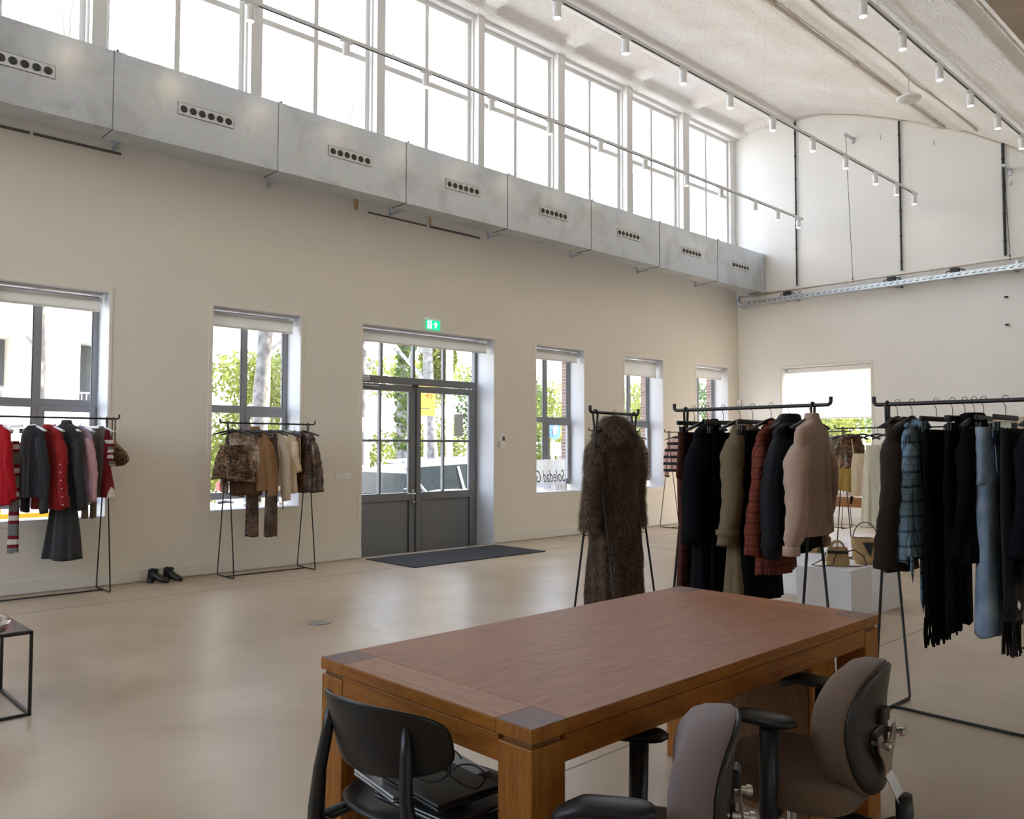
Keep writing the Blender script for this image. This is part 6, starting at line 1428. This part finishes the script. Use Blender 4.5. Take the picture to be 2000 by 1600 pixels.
car('white-silver estate car with roof rails parked right outside the double door', -12.9, 11.0, 4.4, 1.44, 'car_silver', True)
car('blue car parked behind the white-silver one, filling the right door pane', -15.2, 13.75, 4.6, 1.50, 'car_blue')
car('dark car parked furthest left beyond the bicycles outside the door', -18.2, 10.7, 4.3, 1.42, 'car_dark')
car('grey-blue car parked beyond the white-silver one, in the left door leaf', -18.6, 15.6, 4.3, 1.45, 'car_silver')
car('silver-blue car seen low in the leftmost window', -14.0, 4.2, 4.3, 1.42, 'car_silver')
# bicycles
mat('bike_white', (.8,.8,.8), .4)
def bike(label, x, y, rz, mt, group=None):
    t = thing('bicycle', label, 'bicycle', (x, y, GZ), rz, group)
    for u in (-.52, .52):
        m = MB(); m.tube([Vector((u+.33*cos(a), 0, .34+.33*sin(a))) for a in [2*pi*q/28 for q in range(28)]], .018, 6, closed=True)
        for q in range(9): a = pi*q/9; m.tube([(u+.32*cos(a),0,.34+.32*sin(a)), (u-.32*cos(a),0,.34-.32*sin(a))], .0022, 4)
        m.build('wheel', 'tyre', t)
    m = MB()
    for a, b in (((-.52,0,.34),(-.1,0,.32)),((-.1,0,.32),(-.2,0,.85)),((-.52,0,.34),(-.18,0,.78)),((-.1,0,.32),(.36,0,.75)),((-.18,0,.76),(.35,0,.85)),((.35,0,.95),(.52,0,.34))): m.tube([a, b], .016, 8)
    m.build('frame', mt, t)
    m = MB(); m.tube([(.30,-.28,1.0),(.38,-.14,1.04),(.34,0,1.0),(.38,.14,1.04),(.30,.28,1.0)], .012, 6); m.tube([(.34,0,1.0),(.35,0,.93)], .012, 6); m.build('handlebar', 'pole_grey', t)
    m = MB(); m.tube([(-.32,0,.9),(-.2,0,.92),(-.06,0,.91)], [.06,.05,.02], 8, flat=.4); m.build('saddle', 'tyre', t)
    return t
bike('white bicycle parked outside the door, nearest the wall edge', -12.0, 8.55, radians(60), 'bike_white')
bike('pale bicycle leaning behind the white one outside the door', -12.7, 8.75, radians(75), 'pole_grey')
bike('white bicycle seen low in the window behind the beige rack', -12.0, 5.75, radians(20), 'bike_white')
bike('pale blue bicycle seen low behind the leopard skirt in the window', -12.9, 6.0, radians(70), 'car_silver')
# signs and poles
def sign(label, x, y, z0, z1, w, mt, pole_top, disc=False):
    t = thing('street_sign', label, 'sign', (x, y, GZ))
    m = MB(); m.tube([(x-.04, y, GZ), (x-.04, y, pole_top)], .035, 10); m.build('pole', 'sign_white', t, world=True)
    m = MB(); 
    if disc: m.lathe([(0,-.01),(w/2,-.01),(w/2,.01),(0,.01)], (x, y, (z0+z1)/2), 32, 'X')
    else: m.box((x-.01, y-w/2, z0), (x+.01, y+w/2, z1))
    m.build('sign_board', mt, t, world=True, bevel=.003)
    return t
t = sign('yellow sign board on a pole outside the right door leaf', -13.6, 10.62, 2.04, 2.66, .44, 'sign_yellow', 2.66)
m = MB(); m.box((-13.588, 10.46, 2.18), (-13.585, 10.70, 2.20)); m.build('black_line', 'mullion_dark', t, world=True)
text_obj('lettering', '45', .2, 'tail_red', t, Matrix.Translation((.013, .05, 2.46-GZ)) @ Matrix(((0,0,1,0),(1,0,0,0),(0,1,0,0),(0,0,0,1))))
sign('white board on a pole outside the left door leaf', -15.0, 10.1, 1.73, 2.02, .62, 'sign_white', 2.15)
m = MB(); m.tube([(-13.9, 11.47, GZ), (-13.9, 11.47, 6.5)], .075, 14); tag(m.build('lamp_post', 'sign_white', smooth=True), 'thick white lamp post standing outside the right door leaf', 'post')
t = sign('round blue sign on a pole in the third window', -12.0, 12.75, 1.55, 1.95, .38, 'sign_blue', 1.95, True)
m = MB(); m.box((-11.99, 12.62, 1.22), (-11.97, 12.92, 1.50)); m.build('white_plate', 'sign_white', t, world=True)
m = MB(); m.prism([(-11.985, 12.70, 1.66), (-11.985, 12.80, 1.66), (-11.985, 12.84, 1.80), (-11.985, 12.76, 1.86), (-11.985, 12.68, 1.8)], (.004,0,0)); m.build('symbol', 'sign_white', t, world=True)
m = MB(); m.box((-12.3, 13.28, 1.62), (-12.28, 13.45, 1.95)); m.tube([(-12.32, 13.36, GZ), (-12.32, 13.36, 1.95)], .02, 8); tag(m.build('street_sign', 'sign_yellow'), 'small yellow sign plate in the third window', 'sign')
m = MB(); m.tube([(-11.4, 8.55, GZ), (-11.4, 8.55, .62)], .035, 12); tag(m.build('bollard', 'pole_grey', smooth=True), 'grey metal bollard in front of the parked car outside the door', 'bollard')
m = MB(); m.box((-11.1, 2.28, GZ), (-11.05, 3.0, .62)); m.box((-11.1, 2.4, .62), (-11.05, 2.44, .75)); tag(m.build('barrier_board', 'sign_yellow'), 'bright yellow-orange board standing low outside the leftmost window', 'board')
# the passer-by in the third window
mat('skin', (.55,.36,.28), .6); mat('hair_grey', (.22,.21,.21), .8); mat('jacket_dark', (.02,.022,.03), .7); mat('trousers_dark', (.03,.035,.05), .8); mat('cap_pale', (.7,.7,.7), .7)
def passer():
    x, y = -12.35, 13.30
    t = thing('person', 'person in a dark jacket walking past outside the third window, looking down', 'person', (x, y, GZ), radians(-20))
    bm = bmesh.new(); J = {}
    pts = dict(pel=(0,0,.88), wa=(0,0,1.03), ch=(.02,0,1.25), nk=(.03,0,1.40), hd0=(.06,0,1.46), hd1=(.09,0,1.58), ls=(.02,.17,1.34), le=(.02,.24,1.10), lw=(.16,.20,.98), lh=(.22,.19,.98), rs=(.02,-.17,1.34), re=(.0,-.23,1.08), rw=(.12,-.20,.9), rh=(.17,-.19,.86),
               lk=(.12,.09,.48), la=(.02,.09,.08), lt=(.16,.09,.03), rk=(-.02,-.09,.48), ra=(-.18,-.09,.10), rt=(-.06,-.09,.03), lhp=(0,.09,.84), rhp=(0,-.09,.84))
    rad = dict(pel=.13, wa=.12, ch=.14, nk=.055, hd0=.075, hd1=.088, ls=.065, le=.048, lw=.03, lh=.032, rs=.065, re=.048, rw=.03, rh=.032, lk=.062, la=.042, lt=.035, rk=.062, ra=.042, rt=.035, lhp=.09, rhp=.09)
    idx = {}; vs = []
    for k, p in pts.items(): idx[k] = len(vs); vs.append(p)
    ed = [('pel','wa'),('wa','ch'),('ch','nk'),('nk','hd0'),('hd0','hd1'),('ch','ls'),('ls','le'),('le','lw'),('lw','lh'),('ch','rs'),('rs','re'),('re','rw'),('rw','rh'),('pel','lhp'),('lhp','lk'),('lk','la'),('la','lt'),('pel','rhp'),('rhp','rk'),('rk','ra'),('ra','rt')]
    me = bpy.data.meshes.new('body'); me.from_pydata(vs, [(idx[a], idx[b]) for a, b in ed], []); me.update()
    o = bpy.data.objects.new('body', me); COL.objects.link(o); o.parent = t
    md = o.modifiers.new('skin', 'SKIN'); sv = me.skin_vertices[0].data
    for k, i in idx.items(): sv[i].radius = (rad[k], rad[k]); sv[i].use_root = (k == 'pel')
    s = o.modifiers.new('sub', 'SUBSURF'); s.levels = 2; s.render_levels = 2
    me.materials.append(MATS['skin'])
    def garm(name, keys, edges, mt, grow):
        ks = list(keys); me = bpy.data.meshes.new(name); me.from_pydata([pts[k] for k in ks], [(ks.index(a), ks.index(b)) for a, b in edges], []); me.update()
        o = bpy.data.objects.new(name, me); COL.objects.link(o); o.parent = t; md = o.modifiers.new('skin', 'SKIN'); sv = me.skin_vertices[0].data
        for i, k in enumerate(ks): r = rad[k]+grow; sv[i].radius = (r, r); sv[i].use_root = (i == 0)
        s = o.modifiers.new('sub', 'SUBSURF'); s.levels = 2; s.render_levels = 2; me.materials.append(MATS[mt])
    garm('jacket', ('pel','wa','ch','ls','le','lw','rs','re','rw'), [('pel','wa'),('wa','ch'),('ch','ls'),('ls','le'),('le','lw'),('ch','rs'),('rs','re'),('re','rw')], 'jacket_dark', .022)
    garm('trousers', ('pel','lhp','lk','la','rhp','rk','ra'), [('pel','lhp'),('lhp','lk'),('lk','la'),('pel','rhp'),('rhp','rk'),('rk','ra')], 'trousers_dark', .012)
    m = MB(); m.lathe([(.0,.10),(.05,.09),(.085,.05),(.098,.0),(.092,-.04),(.07,-.06)], (.075, 0, 1.565), 20); m.build('hair', 'hair_grey', t, smooth=True)
    for s in (-1, 1):
        m = MB(); m.lathe([(0,-.006),(.022,-.004),(.022,.004),(0,.006)], (.08, s*.087, 1.53), 10, 'Y'); m.build('ear', 'skin', t, smooth=True)
    m = MB(); m.tube([(.155,0,1.555), (.185,0,1.525), (.16,0,1.515)], [.008,.014,.01], 8); m.build('nose', 'skin', t, smooth=True)
passer()
